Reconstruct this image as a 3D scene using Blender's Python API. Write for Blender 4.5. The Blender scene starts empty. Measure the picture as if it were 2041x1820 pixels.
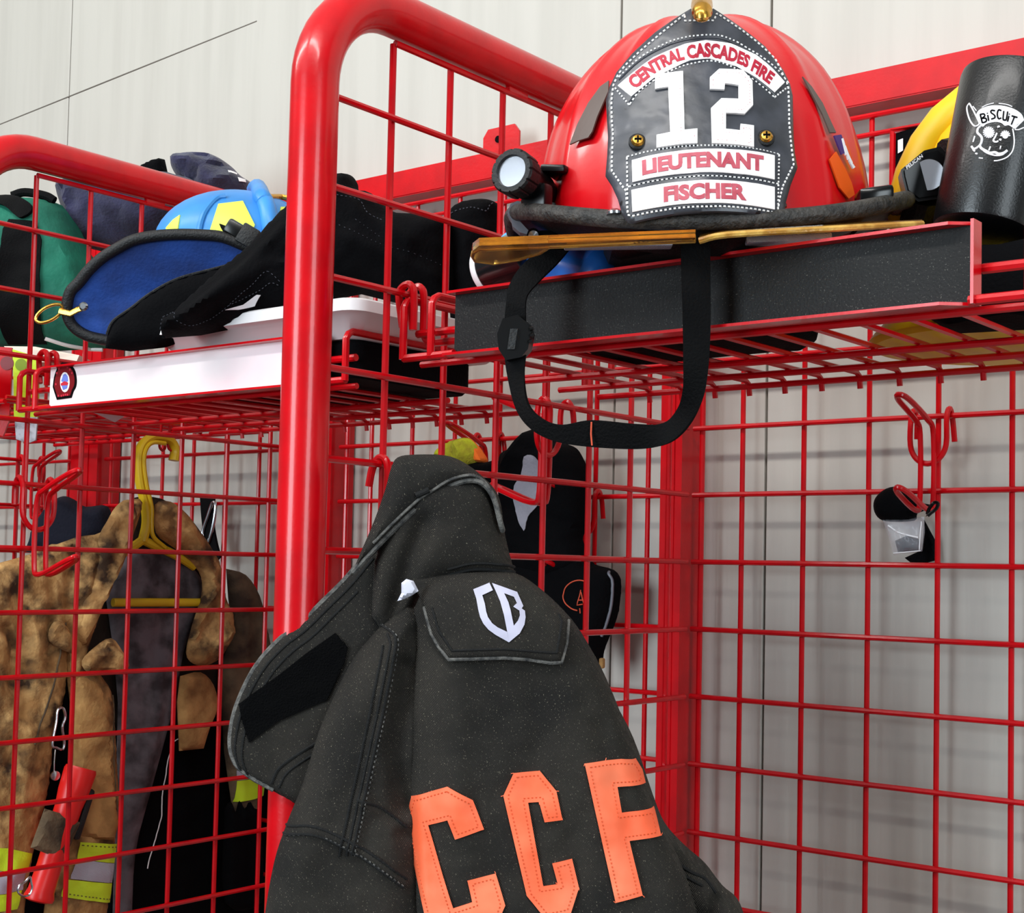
import bpy, bmesh, math, random
import numpy as np
from mathutils import Vector, Matrix, noise, geometry
random.seed(7)
SC = bpy.context.scene
COL = SC.collection
# ---------------------------------------------------------------- viewpoint
CAM = Vector((0.8728, -1.3985, 1.3365))
FPX, CX, CY = 2851.8, 1061.5, 992.1          # focal length and principal point for a 2041 x 1820 frame
RX = Vector((0.78462, 0.61962, 0.02079)); RY = Vector((-0.01423, 0.05153, -0.99857)); RZ = Vector((-0.61981, 0.78321, 0.04924))
def ray(px, py): return RX*((px-CX)/FPX) + RY*((py-CY)/FPX) + RZ
def at(px, py, x=None, y=None, z=None):
    d = ray(px, py)
    t = (x-CAM.x)/d.x if x is not None else (y-CAM.y)/d.y if y is not None else (z-CAM.z)/d.z
    return CAM + d*t
def deep(px, py, d): return CAM + ray(px, py)*d
FACE = Vector((0.62, -0.783, 0)).normalized()   # horizontal direction out of the lockers, towards the apparatus bay
SIDE = Vector((0.783, 0.62, 0)).normalized()
# ---------------------------------------------------------------- materials
def lin(c):
    return tuple(((v/255.0)/12.92 if v/255.0 <= .04045 else ((v/255.0+.055)/1.055)**2.4) for v in c) + (1.0,)
def mat(name, rgb, rough=.5, metal=0, bump=0, scale=80, var=0, var_rgb=None, var_scale=12, coat=0, spec=.5,
        stretch=(1, 1, 1), alpha=1, trans=0, ior=1.45, sheen=0, specks=None, weave=0, detail=4, vlo=.4, vhi=.65):
    m = bpy.data.materials.new(name); m.use_nodes = True
    nt = m.node_tree; N = nt.nodes; L = nt.links
    b = N['Principled BSDF']
    b.inputs['Base Color'].default_value = lin(rgb)
    b.inputs['Roughness'].default_value = rough; b.inputs['Metallic'].default_value = metal
    b.inputs['Coat Weight'].default_value = coat; b.inputs['Coat Roughness'].default_value = .12
    b.inputs['Specular IOR Level'].default_value = spec
    b.inputs['Alpha'].default_value = alpha; b.inputs['Transmission Weight'].default_value = trans
    b.inputs['IOR'].default_value = ior; b.inputs['Sheen Weight'].default_value = sheen
    tc = N.new('ShaderNodeTexCoord'); mp = N.new('ShaderNodeMapping'); mp.inputs['Scale'].default_value = stretch
    L.new(tc.outputs['Object'], mp.inputs['Vector'])
    def nz(s, d=4):
        n = N.new('ShaderNodeTexNoise'); n.inputs['Scale'].default_value = s; n.inputs['Detail'].default_value = d
        L.new(mp.outputs['Vector'], n.inputs['Vector']); return n
    last = None
    if var_rgb is not None or var:
        n = nz(var_scale, detail); r = N.new('ShaderNodeMapRange')
        r.inputs['From Min'].default_value = vlo; r.inputs['From Max'].default_value = vhi
        L.new(n.outputs['Fac'], r.inputs['Value'])
        mx = N.new('ShaderNodeMix'); mx.data_type = 'RGBA'
        mx.inputs['A'].default_value = lin(rgb)
        mx.inputs['B'].default_value = lin(var_rgb if var_rgb is not None else tuple(max(0, v*(1-var)) for v in rgb))
        L.new(r.outputs['Result'], mx.inputs['Factor']); last = mx.outputs['Result']
    if specks:
        srgb, ss, th = specks[:3]; soft = specks[3] if len(specks) > 3 else .05
        n = nz(ss, 2 if soft < .1 else 8); r = N.new('ShaderNodeMapRange'); r.inputs['From Min'].default_value = th; r.inputs['From Max'].default_value = th+soft
        L.new(n.outputs['Fac'], r.inputs['Value'])
        mx = N.new('ShaderNodeMix'); mx.data_type = 'RGBA'
        if last is None: mx.inputs['A'].default_value = lin(rgb)
        else: L.new(last, mx.inputs['A'])
        mx.inputs['B'].default_value = lin(srgb); L.new(r.outputs['Result'], mx.inputs['Factor']); last = mx.outputs['Result']
    if last is not None: L.new(last, b.inputs['Base Color'])
    if bump or weave:
        bp = N.new('ShaderNodeBump'); bp.inputs['Distance'].default_value = .002
        bp.inputs['Strength'].default_value = bump or weave
        if weave:
            w = N.new('ShaderNodeTexWave'); w.bands_direction = 'DIAGONAL'; w.inputs['Scale'].default_value = scale; w.inputs['Distortion'].default_value = 1.5
            w.inputs['Detail'].default_value = 2
            L.new(mp.outputs['Vector'], w.inputs['Vector']); L.new(w.outputs['Fac'], bp.inputs['Height'])
        else:
            n = nz(scale, 5); L.new(n.outputs['Fac'], bp.inputs['Height'])
        L.new(bp.outputs['Normal'], b.inputs['Normal'])
    return m
M = {}
M['red'] = mat('red powder coat', (204, 2, 16), .28, coat=.3, spec=.35, bump=.06, scale=260, var=.08, var_scale=30)
M['rubber'] = mat('black rubber', (14, 14, 15), .55, bump=.5, scale=420)
M['trimrub'] = mat('worn black edge rubber', (34, 33, 32), .5, bump=1.0, scale=330, var_rgb=(62, 58, 54), var_scale=120)
M['blackplastic'] = mat('black plastic', (8, 8, 9), .3)
M['blackgloss'] = mat('glossy black plastic', (5, 5, 6), .2)
M['greythread'] = mat('grey thread', (66, 68, 76), .9)
M['black'] = mat('black cloth', (4, 4, 6), .9, spec=.12, bump=.5, scale=300)
M['navy'] = mat('navy fleece', (50, 50, 80), .95, bump=.8, scale=260, sheen=.2, var=.3, var_scale=25)
M['darknavy'] = mat('dark navy knit', (16, 18, 34), .95, bump=.6, scale=260)
M['strap'] = mat('black webbing', (6, 6, 7), .8, bump=.5, scale=500, spec=.15)
M['plate'] = mat('black plate insert', (9, 9, 9), .6, spec=.35, bump=.25, scale=500, specks=((86, 86, 80), 900, .66))
M['white'] = mat('white plastic', (236, 232, 232), .4)
M['whiteplate'] = mat('white plate insert', (250, 240, 240), .45, var_rgb=(246, 226, 230), var_scale=9)
M['helmetred'] = mat('helmet red', (212, 3, 17), .33, coat=.35, bump=.05, scale=200)
M['leather'] = mat('black leather', (52, 54, 60), .36, bump=.10, scale=120, var_rgb=(68, 70, 78), var_scale=40, coat=.08, specks=((26, 26, 30), 110, .69))
M['leatherlight'] = mat('polished white leather', (252, 247, 246), .4)
M['crimson'] = mat('crimson ink', (178, 20, 50), .5)
M['fadedred'] = mat('faded red ink', (186, 82, 96), .5, var_rgb=(172, 62, 78), var_scale=90)
M['limedark'] = mat('dark lime', (128, 150, 20), .6)
M['thread'] = mat('white thread', (240, 238, 236), .6)
M['brass'] = mat('brass', (214, 160, 70), .25, metal=1, bump=.2, scale=160)
M['steel'] = mat('steel', (200, 202, 206), .2, metal=1)
M['chrome'] = mat('reflector chrome', (216, 218, 226), .16, metal=.8)
M['amber'] = mat('amber lens', (228, 166, 70), .06, trans=.9, ior=1.35, coat=.2)
M['amberedge'] = mat('amber lens edge', (168, 118, 44), .3, bump=.4, scale=220, var_rgb=(214, 172, 84), var_scale=60)
M['lens'] = mat('clear lens', (245, 248, 255), .03, trans=1, ior=1.2)
M['taupe'] = mat('taupe reflective tape', (96, 82, 76), .5)
M['orange'] = mat('orange tape', (240, 92, 20), .4)
M['denim'] = mat('charcoal weave', (66, 62, 57), .9, weave=.9, scale=330, var_rgb=(48, 46, 44), var_scale=14, specks=((150, 142, 124), 950, .665), spec=.2)
M['denimdark'] = mat('charcoal seam', (13, 13, 13), .9, bump=.6, scale=400)
M['denimedge'] = mat('frayed grey edge', (104, 102, 98), .9, bump=.8, scale=500, var_rgb=(60, 60, 60), var_scale=150)
M['velcro'] = mat('black hook and loop', (4, 4, 5), .95, spec=.1, bump=1.0, scale=700)
M['lining'] = mat('pale lining', (206, 206, 220), .8)
M['silverprint'] = mat('silver reflective print', (190, 188, 208), .45)
M['peach'] = mat('fluorescent orange lettering', (255, 104, 62), .6, var_rgb=(255, 128, 88), var_scale=16)
M['peachthread'] = mat('orange thread', (214, 84, 40), .7)
M['tan'] = mat('sooty tan canvas', (164, 122, 74), .9, bump=.9, scale=150, var_rgb=(66, 50, 38), var_scale=22, vlo=.42, vhi=.62, detail=9, spec=.2, specks=((206, 164, 106), 38, .48, .2))
M['tanlight'] = mat('tan canvas', (190, 146, 90), .9, bump=.6, scale=200, var_rgb=(124, 88, 52), var_scale=24, detail=8, spec=.2)
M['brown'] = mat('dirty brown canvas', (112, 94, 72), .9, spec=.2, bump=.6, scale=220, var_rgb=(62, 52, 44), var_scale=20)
M['greyliner'] = mat('worn grey liner', (104, 98, 104), .8, bump=.5, scale=140, var_rgb=(50, 46, 50), var_scale=30, detail=8)
M['darkinside'] = mat('dark brown inner cloth', (44, 36, 30), .9, bump=.5, scale=200, spec=.15)
M['lime'] = mat('fluorescent lime', (206, 236, 40), .55, bump=.2, scale=400)
M['silver'] = mat('silver reflective tape', (186, 186, 200), .35, weave=.4, scale=400)
M['hanger'] = mat('yellow hanger', (214, 178, 22), .4)
M['flashred'] = mat('red plastic', (222, 30, 26), .35)
M['skyblue'] = mat('sky blue shell', (62, 146, 222), .4, var=.12, var_scale=14)
M['royal'] = mat('blue felt', (20, 62, 138), .8, bump=.4, scale=300, var_rgb=(14, 44, 104), var_scale=20)
M['limepaint'] = mat('lime reflective', (232, 246, 90), .45)
M['green'] = mat('green nylon', (14, 112, 88), .75, bump=.5, scale=170, var_rgb=(8, 84, 68), var_scale=14)
M['cream'] = mat('cream board', (244, 226, 208), .6)
M['yellow'] = mat('yellow shell', (240, 196, 30), .45)
M['olive'] = mat('faded yellow shell', (196, 172, 40), .5)
M['tumbler'] = mat('satin black metal', (9, 9, 10), .32, bump=.15, scale=600, coat=.1)
M['print'] = mat('white print', (244, 242, 244), .5)
M['canblack'] = mat('black label', (14, 14, 16), .25, coat=.5)
M['canblue'] = mat('blue bottle', (40, 112, 200), .3, coat=.3, var_rgb=(24, 80, 160), var_scale=20)
M['canlight'] = mat('light blue cap', (90, 180, 246), .3)
M['pink'] = mat('pink ink', (214, 60, 110), .5)
M['paper'] = mat('white paper', (222, 216, 236), .7)
M['gloveorange'] = mat('orange knit', (238, 110, 30), .9, bump=.6, scale=300)
M['glovelime'] = mat('lime fleece', (196, 206, 40), .95, bump=.7, scale=300, var_rgb=(160, 150, 40), var_scale=40)
M['greyfelt'] = mat('grey fleece', (150, 148, 158), .95, bump=.5, scale=300)
M['rust'] = mat('orange thread print', (206, 80, 50), .7)
M['film'] = mat('clear plastic film', (235, 235, 245), .1, alpha=.22, spec=.8)
M['offwhitetag'] = mat('white cloth tag', (244, 242, 244), .7)
M['flagblue'] = mat('flag blue', (70, 40, 110), .5)
M['flagred'] = mat('flag red', (200, 40, 60), .5)
M['decalred'] = mat('decal dark red', (120, 10, 20), .4)
M['decalblue'] = mat('decal blue', (110, 130, 210), .4)
M['jacketgrey'] = mat('grey plastic', (104, 104, 112), .4)
M['whitegrime'] = mat('scuffed clear plastic', (190, 190, 196), .4, var_rgb=(110, 104, 110), var_scale=90)

# wall: painted plywood siding
def wall_material():
    m = mat('painted plywood', (190, 186, 177), .55, bump=.12, scale=26, stretch=(9, 9, .55), var_rgb=(184, 180, 171), var_scale=4)
    return m
M['wall'] = wall_material()
M['groove'] = mat('siding groove', (110, 104, 96), .8)
M['concrete'] = mat('sealed concrete', (74, 72, 70), .35, bump=.2, scale=30, var=.2, var_scale=3)
M['ceilingpaint'] = mat('ceiling paint', (226, 226, 224), .8, bump=.1, scale=60)

# ---------------------------------------------------------------- objects
ORG = {}
def thing(name, label, cat, loc, group=None):
    o = bpy.data.objects.new(name, None); COL.objects.link(o)
    o.empty_display_size = .05; o.location = loc; ORG[o.name] = Vector(loc)
    o['label'] = label; o['category'] = cat
    if group: o['group'] = group
    return o
def tag(o, label, cat, group=None):
    o['label'] = label; o['category'] = cat
    if group: o['group'] = group
    return o
def build(name, vf, m, parent=None, smooth=True, label=None, angle=34):
    V, F = vf[0], vf[1]
    if parent is not None: org = ORG[parent.name]
    else:
        a = [Vector(v) for v in V]
        org = Vector((sum(v.x for v in a)/len(a), sum(v.y for v in a)/len(a), min(v.z for v in a)))
    me = bpy.data.meshes.new(name)
    me.from_pydata([tuple(Vector(v)-org) for v in V], [], F)
    me.validate(); me.update()
    if isinstance(m, (list, tuple)):
        for k in m: me.materials.append(M[k])
        for p, i in zip(me.polygons, vf[2]): p.material_index = i
    else: me.materials.append(M[m])
    if smooth:
        try: me.shade_smooth(); me.set_sharp_from_angle(angle=math.radians(angle))
        except Exception: pass
    o = bpy.data.objects.new(name, me); COL.objects.link(o)
    ORG[o.name] = org
    if parent is not None: o.parent = parent
    else: o.location = org
    if label: o['label'] = label
    return o
def structure(o): o['kind'] = 'structure'; return o
def join(*vfs):
    V, F = [], []
    for vf in vfs:
        n = len(V); V.extend(vf[0]); F.extend([tuple(i+n for i in f) for f in vf[1]])
    return V, F
def crv(pts, n=8, closed=False):                     # Catmull-Rom through points of any dimension
    P_ = [np.array(p, float) for p in pts]; out = []
    m = len(P_); segs = m if closed else m-1
    for i in range(segs):
        p1, p2 = P_[i % m], P_[(i+1) % m]
        p0 = P_[(i-1) % m] if closed or i > 0 else 2*p1-p2
        p3 = P_[(i+2) % m] if closed or i+2 < m else 2*p2-p1
        for k in range(n):
            t = k/n
            out.append(.5*((2*p1)+(-p0+p2)*t+(2*p0-5*p1+4*p2-p3)*t*t+(-p0+3*p1-3*p2+p3)*t**3))
    if not closed: out.append(P_[-1])
    return [tuple(q) for q in out]
def tube(pts, r, n=8, closed=False, caps=True, flat=None):
    P_ = [Vector(p) for p in pts]
    Q = [P_[0]]
    for p in P_[1:]:
        if (p-Q[-1]).length > 1e-6: Q.append(p)
    P_ = Q; m = len(P_)
    if m < 2: return [], []
    T = []
    for i in range(m):
        a = P_[(i-1) % m] if (closed or i > 0) else P_[i]; b = P_[(i+1) % m] if (closed or i < m-1) else P_[i]
        t = (b-a)
        T.append(t.normalized() if t.length > 1e-9 else (T[-1] if T else Vector((0, 0, 1))))
    up = Vector((0, 0, 1)) if abs(T[0].z) < .9 else Vector((1, 0, 0))
    nrm = (up - T[0]*up.dot(T[0])).normalized()
    V, F = [], []
    for i in range(m):
        nrm = nrm - T[i]*nrm.dot(T[i])
        nrm = nrm.normalized() if nrm.length > 1e-6 else T[i].orthogonal().normalized()
        bn = T[i].cross(nrm)
        rr = r[i] if isinstance(r, (list, tuple)) else r
        for k in range(n):
            a = 2*math.pi*k/n
            V.append(P_[i] + nrm*(rr*math.cos(a)) + bn*(rr*math.sin(a)*(flat or 1)))
    for i in range(m if closed else m-1):
        for k in range(n):
            a, b = i*n+k, i*n+(k+1) % n; c = ((i+1) % m)*n
            F.append((a, b, c+(k+1) % n, c+k))
    if caps and not closed:
        F.append(tuple(reversed(range(n)))); F.append(tuple((m-1)*n+k for k in range(n)))
    return V, F
def box(c, s, ax=None, bev=0):
    c = Vector(c); ax = ax or (Vector((1, 0, 0)), Vector((0, 1, 0)), Vector((0, 0, 1)))
    bm = bmesh.new(); bmesh.ops.create_cube(bm, size=1)
    for v in bm.verts: v.co = Vector((v.co.x*s[0], v.co.y*s[1], v.co.z*s[2]))
    if bev: bmesh.ops.bevel(bm, geom=bm.edges[:], offset=bev, segments=2, affect='EDGES', profile=.5)
    V = [c + ax[0]*v.co.x + ax[1]*v.co.y + ax[2]*v.co.z for v in bm.verts]
    F = [tuple(v.index for v in f.verts) for f in bm.faces]
    bm.free(); return V, F
def frame_from(axis, up=Vector((0, 0, 1))):
    w = Vector(axis).normalized(); u = up.cross(w)
    if u.length < 1e-4: u = Vector((1, 0, 0))
    u.normalize(); return u, w.cross(u), w
def lathe(prof, c, axis=(0, 0, 1), n=32, up=Vector((0, 0, 1))):       # prof: (radius, height along axis)
    u, v, w = frame_from(axis, up if abs(Vector(axis).normalized().dot(up)) < .95 else Vector((1, 0, 0)))
    c = Vector(c); V, F = [], []
    for r, h in prof:
        for k in range(n):
            a = 2*math.pi*k/n; V.append(c + u*(r*math.cos(a)) + v*(r*math.sin(a)) + w*h)
    m = len(prof)
    for i in range(m-1):
        for k in range(n):
            F.append((i*n+k, i*n+(k+1) % n, (i+1)*n+(k+1) % n, (i+1)*n+k))
    F.append(tuple(reversed(range(n)))); F.append(tuple((m-1)*n+k for k in range(n)))
    return V, F
def prism(poly, n, th):                               # closed 3D polygon extruded along n by th
    poly = [Vector(p) for p in poly]; n = Vector(n).normalized(); k = len(poly)
    V = poly + [p + n*th for p in poly]
    tess = geometry.tessellate_polygon([poly])
    F = [tuple(t) for t in tess] + [tuple(i+k for i in reversed(t)) for t in tess]
    F += [(i, (i+1) % k, (i+1) % k+k, i+k) for i in range(k)]
    bm = bmesh.new()
    vs = [bm.verts.new(v) for v in V]
    for f in F:
        try: bm.faces.new([vs[i] for i in f])
        except Exception: pass
    bmesh.ops.recalc_face_normals(bm, faces=bm.faces[:])
    bm.verts.index_update()
    F = [tuple(v.index for v in f.verts) for f in bm.faces]; bm.free()
    return V, F
def resample(poly, step, closed=True):
    out = []; m = len(poly)
    for i in range(m if closed else m-1):
        a = np.array(poly[i], float); b = np.array(poly[(i+1) % m], float)
        k = max(1, int(round(np.linalg.norm(b-a)/step)))
        for j in range(k): out.append(tuple(a+(b-a)*j/k))
    if not closed: out.append(tuple(poly[-1]))
    return out
def seg_dist(P_, poly, closed=True):
    P_ = np.asarray(P_, float); best = np.full(len(P_), 1e9); m = len(poly)
    for i in range(m if closed else m-1):
        a = np.array(poly[i], float); b = np.array(poly[(i+1) % m], float); d = b-a
        L2 = d.dot(d)
        t = np.clip(((P_-a)@d)/L2, 0, 1) if L2 > 0 else np.zeros(len(P_))
        best = np.minimum(best, np.linalg.norm(P_-(a+t[:, None]*d), axis=1))
    return best
def inside(P_, poly):
    P_ = np.asarray(P_, float); x, y = P_[:, 0], P_[:, 1]; c = np.zeros(len(P_), bool); m = len(poly)
    for i in range(m):
        x1, y1 = poly[i]; x2, y2 = poly[(i+1) % m]
        if y1 == y2: continue
        k = ((y1 > y) != (y2 > y)) & (x < (x2-x1)*(y-y1)/(y2-y1)+x1); c ^= k
    return c
def cdt(poly, step):
    b = resample(poly, step); arr = np.array(b)
    lo, hi = arr.min(0), arr.max(0); pts = []
    row = 0; y = lo[1]+step*.5
    while y < hi[1]:
        x = lo[0]+(step*.5 if row % 2 else 0)
        while x < hi[0]: pts.append((x, y)); x += step
        y += step*.87; row += 1
    if pts:
        pts = np.array(pts); k = inside(pts, b); pts = pts[k]
        if len(pts): pts = pts[seg_dist(pts, b) > step*.55]
    allp = [Vector(p) for p in b] + [Vector(tuple(p)) for p in pts]
    n = len(b)
    r = geometry.delaunay_2d_cdt(allp, [(i, (i+1) % n) for i in range(n)], [], 1, 1e-4)
    V = [tuple(v) for v in r[0]]; F = [tuple(f) for f in r[2]]
    return V, F
def solid2(front, back, F, boundary_of=None):
    n = len(front); V = list(front)+list(back)
    E = {}
    for f in F:
        for i in range(len(f)):
            a, b = f[i], f[(i+1) % len(f)]; E[(a, b)] = 1
    Fo = list(F) + [tuple(i+n for i in reversed(f)) for f in F]
    for (a, b) in E:
        if (b, a) not in E: Fo.append((b, a, a+n, b+n))
    return V, Fo
class Sheet:
    """Soft goods: a closed outline on a real plane, padded out to a thickness with folds and creases."""
    def __init__(s, outline, d=None, point=None, normal=None, H=.02, R=50, back=.5, step=9, folds=(), nz=(0, 60), th=.002, spline=0, hf=None, pw=.5, seed=0):
        s.out = crv(outline, spline, True) if spline else list(outline)
        s.H, s.R, s.back, s.step, s.folds, s.nz, s.th, s.hf, s.pw, s.seed = H, R, back, step, folds, nz, th, hf, pw, seed
        s.n = Vector(normal).normalized() if normal is not None else FACE
        if point is None:
            c = np.array(s.out).mean(0); point = deep(c[0], c[1], d)
        s.p = Vector(point)
    def base(s, px, py):
        d = ray(px, py); return CAM + d*((s.p-CAM).dot(s.n)/d.dot(s.n))
    def edge(s, pts):
        e = seg_dist(pts, s.out); e[~inside(pts, s.out)] = 0
        return e
    def h(s, pts):
        pts = np.asarray(pts, float); t = np.clip(s.edge(pts)/s.R, 0, 1)
        prof = np.power(np.clip(1-(1-t)**2, 0, 1), s.pw); hh = s.H*prof
        soft = np.clip(t*3, 0, 1)
        for f in s.folds:
            line, amp, w = f
            dd = seg_dist(pts, crv(line, 6) if len(line) > 2 else line, False)
            hh = hh + amp*np.exp(-(dd/w)**2)*soft
        if s.nz[0]:
            hh = hh + soft*s.nz[0]*np.array([noise.fractal(Vector((p[0]/s.nz[1], p[1]/s.nz[1], s.seed)), 1, 2, 3) for p in pts])
        if s.hf: hh = hh + s.hf(pts)
        return hh
    def lift(s, pts, up=0.0):
        hh = s.h(pts)
        return [s.base(p[0], p[1]) + s.n*(float(k)+up) for p, k in zip(pts, hh)]
    def mesh(s):
        V, F = cdt(s.out, s.step)
        pts = np.array(V); hh = s.h(pts)
        t = np.clip(s.edge(pts)/s.R, 0, 1); prof = np.power(np.clip(1-(1-t)**2, 0, 1), s.pw)
        B = [s.base(*p) for p in V]
        fr = [b + s.n*float(k) for b, k in zip(B, hh)]
        hb = np.minimum(hh-s.th, -s.th - s.H*s.back*prof) if s.back > 0 else hh-s.th
        bk = [b + s.n*float(k) for b, k in zip(B, hb)]
        F = s._orient(fr, F)
        return solid2(fr, bk, F)
    def _orient(s, fr, F):
        out = []
        for f in F:
            a, b, c = fr[f[0]], fr[f[1]], fr[f[2]]
            out.append(f if (b-a).cross(c-a).dot(s.n) > 0 else tuple(reversed(f)))
        return out
    def build(s, name, m, parent=None, label=None): return build(name, s.mesh(), m, parent, True, label, 60)
    def decal(s, poly, up=.001, th=.0008, step=None):
        V, F = cdt(poly, step or s.step)
        fr = s.lift(V, up); F = s._orient(fr, F); bk = [v - s.n*th for v in fr]
        return solid2(fr, bk, F)
    def ridge(s, line, r=.001, up=.0005, n=6, step=6, smooth=True, closed=False):
        l = crv(line, 6, closed) if smooth and len(line) > 2 else line
        return tube(s.lift(resample(l, step, closed), up), r, n, closed)
    def stitches(s, line, dash, gap, r, up=.0003, smooth=True, closed=False):
        l = crv(line, 6, closed) if smooth and len(line) > 2 else line
        l = resample(l, 1.5, closed); acc = 0; V = ([], []); cur = []
        on = True; prev = None
        for p in l:
            if prev is not None: acc += math.hypot(p[0]-prev[0], p[1]-prev[1])
            prev = p
            if on: cur.append(p)
            if acc > (dash if on else gap):
                acc = 0
                if on and len(cur) > 1: V = join(V, tube(s.lift([cur[0], cur[len(cur)//2], cur[-1]], up), r, 5))
                cur = []; on = not on
        return V
    def text(s, body, fmap, up=.001, bold=.02, th=.0006):
        V, F = glyphs(body, bold)
        pts = [fmap(u, v) for u, v in V]
        fr = s.lift(pts, up); F = s._orient(fr, F)
        return solid2(fr, [v-s.n*th for v in fr], F)
def glyphs(body, bold=.02):
    cu = bpy.data.curves.new('letters', 'FONT'); cu.body = body; cu.size = 1; cu.offset = bold; cu.resolution_u = 3
    o = bpy.data.objects.new('letters', cu); COL.objects.link(o)
    bpy.context.view_layer.update()
    dg = bpy.context.evaluated_depsgraph_get(); me = bpy.data.meshes.new_from_object(o.evaluated_get(dg))
    V = [(v.co.x, v.co.y) for v in me.vertices]; F = [tuple(p.vertices) for p in me.polygons]
    bpy.data.objects.remove(o); bpy.data.curves.remove(cu); bpy.data.meshes.remove(me)
    a = np.array(V); lo, hi = a.min(0), a.max(0); a = (a-lo)/(hi-lo)
    return [tuple(p) for p in a], F
def quadmap(tl, tr, br, bl):
    tl, tr, br, bl = (np.array(p, float) for p in (tl, tr, br, bl))
    return lambda u, v: tuple((bl*(1-u)+br*u)*(1-v)+(tl*(1-u)+tr*u)*v)
def curvemap(top, bot):
    def mk(c):
        c = np.array(crv(c, 12)); L = np.r_[0, np.cumsum(np.linalg.norm(np.diff(c, axis=0), axis=1))]; L /= L[-1]
        return lambda u: np.array([np.interp(u, L, c[:, 0]), np.interp(u, L, c[:, 1])])
    ft, fb = mk(top), mk(bot)
    return lambda u, v: tuple(fb(u)*(1-v)+ft(u)*v)
def ribbon(A, B, th, n=6):                            # strap between two edge polylines of 3D points
    A = [Vector(p) for p in crv([tuple(a) for a in A], n)]; B = [Vector(p) for p in crv([tuple(b) for b in B], n)]
    m = len(A); V = []; F = []
    for i in range(m):
        t = (A[min(i+1, m-1)]-A[max(i-1, 0)]).normalized(); w = (B[i]-A[i]).normalized(); nn = t.cross(w).normalized()*th*.5
        mid = (A[i]+B[i])*.5
        V += [A[i]+nn, mid+nn*1.3, B[i]+nn, B[i]-nn, mid-nn*1.3, A[i]-nn]
    for i in range(m-1):
        for k in range(6): F.append((i*6+k, i*6+(k+1) % 6, (i+1)*6+(k+1) % 6, (i+1)*6+k))
    F += [tuple(range(6)), tuple((m-1)*6+k for k in reversed(range(6)))]
    return V, F
def copy_tree(root, loc, name_parent=None):
    c = root.copy(); COL.objects.link(c); c.location = loc
    for ch in root.children:
        d = ch.copy(); COL.objects.link(d); d.parent = c
        for g in ch.children:
            e = g.copy(); COL.objects.link(e); e.parent = d
    return c
# ================================================================ the setting
WY = .034
def wall():
    vf = ([], [])
    for a, b in ((-6.4, -1.3235), (-1.3205, -.1375), (-.1345, .0735), (.0765, 2.4)):
        vf = join(vf, box(((a+b)/2, WY+.009, 1.7), (b-a, .018, 3.4), bev=.0012))
    vf = join(vf, box((-2.0, WY+.032, 1.7), (8.8, .03, 3.4)))
    return vf
structure(build('wall_back', wall(), 'wall', None, False))
a_, b_ = at(-60, 272, y=WY), at(512, 42, y=WY)
structure(build('trim_1', tube([a_ + Vector((0, .0006, 0)), (a_+b_)/2, b_ + Vector((0, .0006, 0))], .0014, 6), 'groove'))
structure(build('floor', box((-2.0, -2.2, -.05), (8.8, 4.6, .1)), 'concrete', None, False))
structure(build('ceiling', box((-2.0, -2.2, 3.45), (8.8, 4.6, .1)), 'ceilingpaint', None, False))
# ================================================================ red steel lockers
SP = .0762; ZB = 1.5
RED = 'red'
def divider(X, y0, label, yb=-.004, zlow=.006):
    """Bent-tube side frame with a welded grid; post at the front, bar running back to the wall."""
    t = thing('locker_divider', label, 'locker divider', (X, y0-.0945, 0))
    r = .0202; yp = y0-.0945; zt = 1.822; R = .088
    pts = [(X, yp-.004, 0.0)] + [(X, yp-.004+.004*k/6, .2+(zt-R-.2)*k/6) for k in range(1, 7)]
    for k in range(1, 13):
        a = math.pi/2*k/12; pts.append((X, yp+R-R*math.cos(a), zt-R+R*math.sin(a)))
    pts += [(X, yp+R+(yb-.02-yp-R)*k/4, zt) for k in range(1, 5)]
    build('tube_frame', tube(pts, r, 28), RED, t)
    vf = ([], []); wr = .0031
    nk = int((yb-y0)/SP)+1
    for k in range(nk):
        vf = join(vf, tube([(X-.003, y0+SP*k, zlow), (X-.003, y0+SP*k, 1.797 if k == 0 else 1.797)], wr, 8))
    vf = join(vf, tube([(X, y0-.001, 1.797), (X, yb-.012, 1.797)], wr, 8))
    h = 1
    while ZB+SP*(4-h) > zlow:
        z = ZB+SP*(4-h)
        vf = join(vf, tube([(X+.003, yp+.014, z), (X+.003, yb-.012, z)], wr, 8)); h += 1
    build('wire_grid', vf, RED, t)
    for yy in (y0+.17, y0+.40):
        build('weld_tab', box((X, yy, 1.8005), (.006, .03, .012), bev=.002), RED, t)
    return t
divider(0.0, -.5035, 'red tube divider with mesh beneath the red helmet and dark coat')
divider(-.6583, -.437, 'red tube divider crossing in front of the tan coat and green bag')
divider(-1.29, -.437, 'red tube divider seen small behind the tan coat at far left')

def post(x0, x1, label, xs):
    t = thing('back_post', label, 'locker post', ((x0+x1)/2, .01, 0))
    build('upright', box(((x0+x1)/2, .009, .93), (x1-x0, .044, 1.86)), RED, t, False)
    build('flange', box(((x0+x1)/2, -.0135, .93), ((x1-x0)*.35, .002, 1.86)), RED, t)
    return t
post(-.036, -.007, 'red square corner post between helmet bay and the bay left of it', 0)
post(-.655, -.583, 'red back upright close behind the thick tube at centre left', 0)
post(-1.205, -1.131, 'dark red back upright behind the yellow coat hanger', 0)

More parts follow.
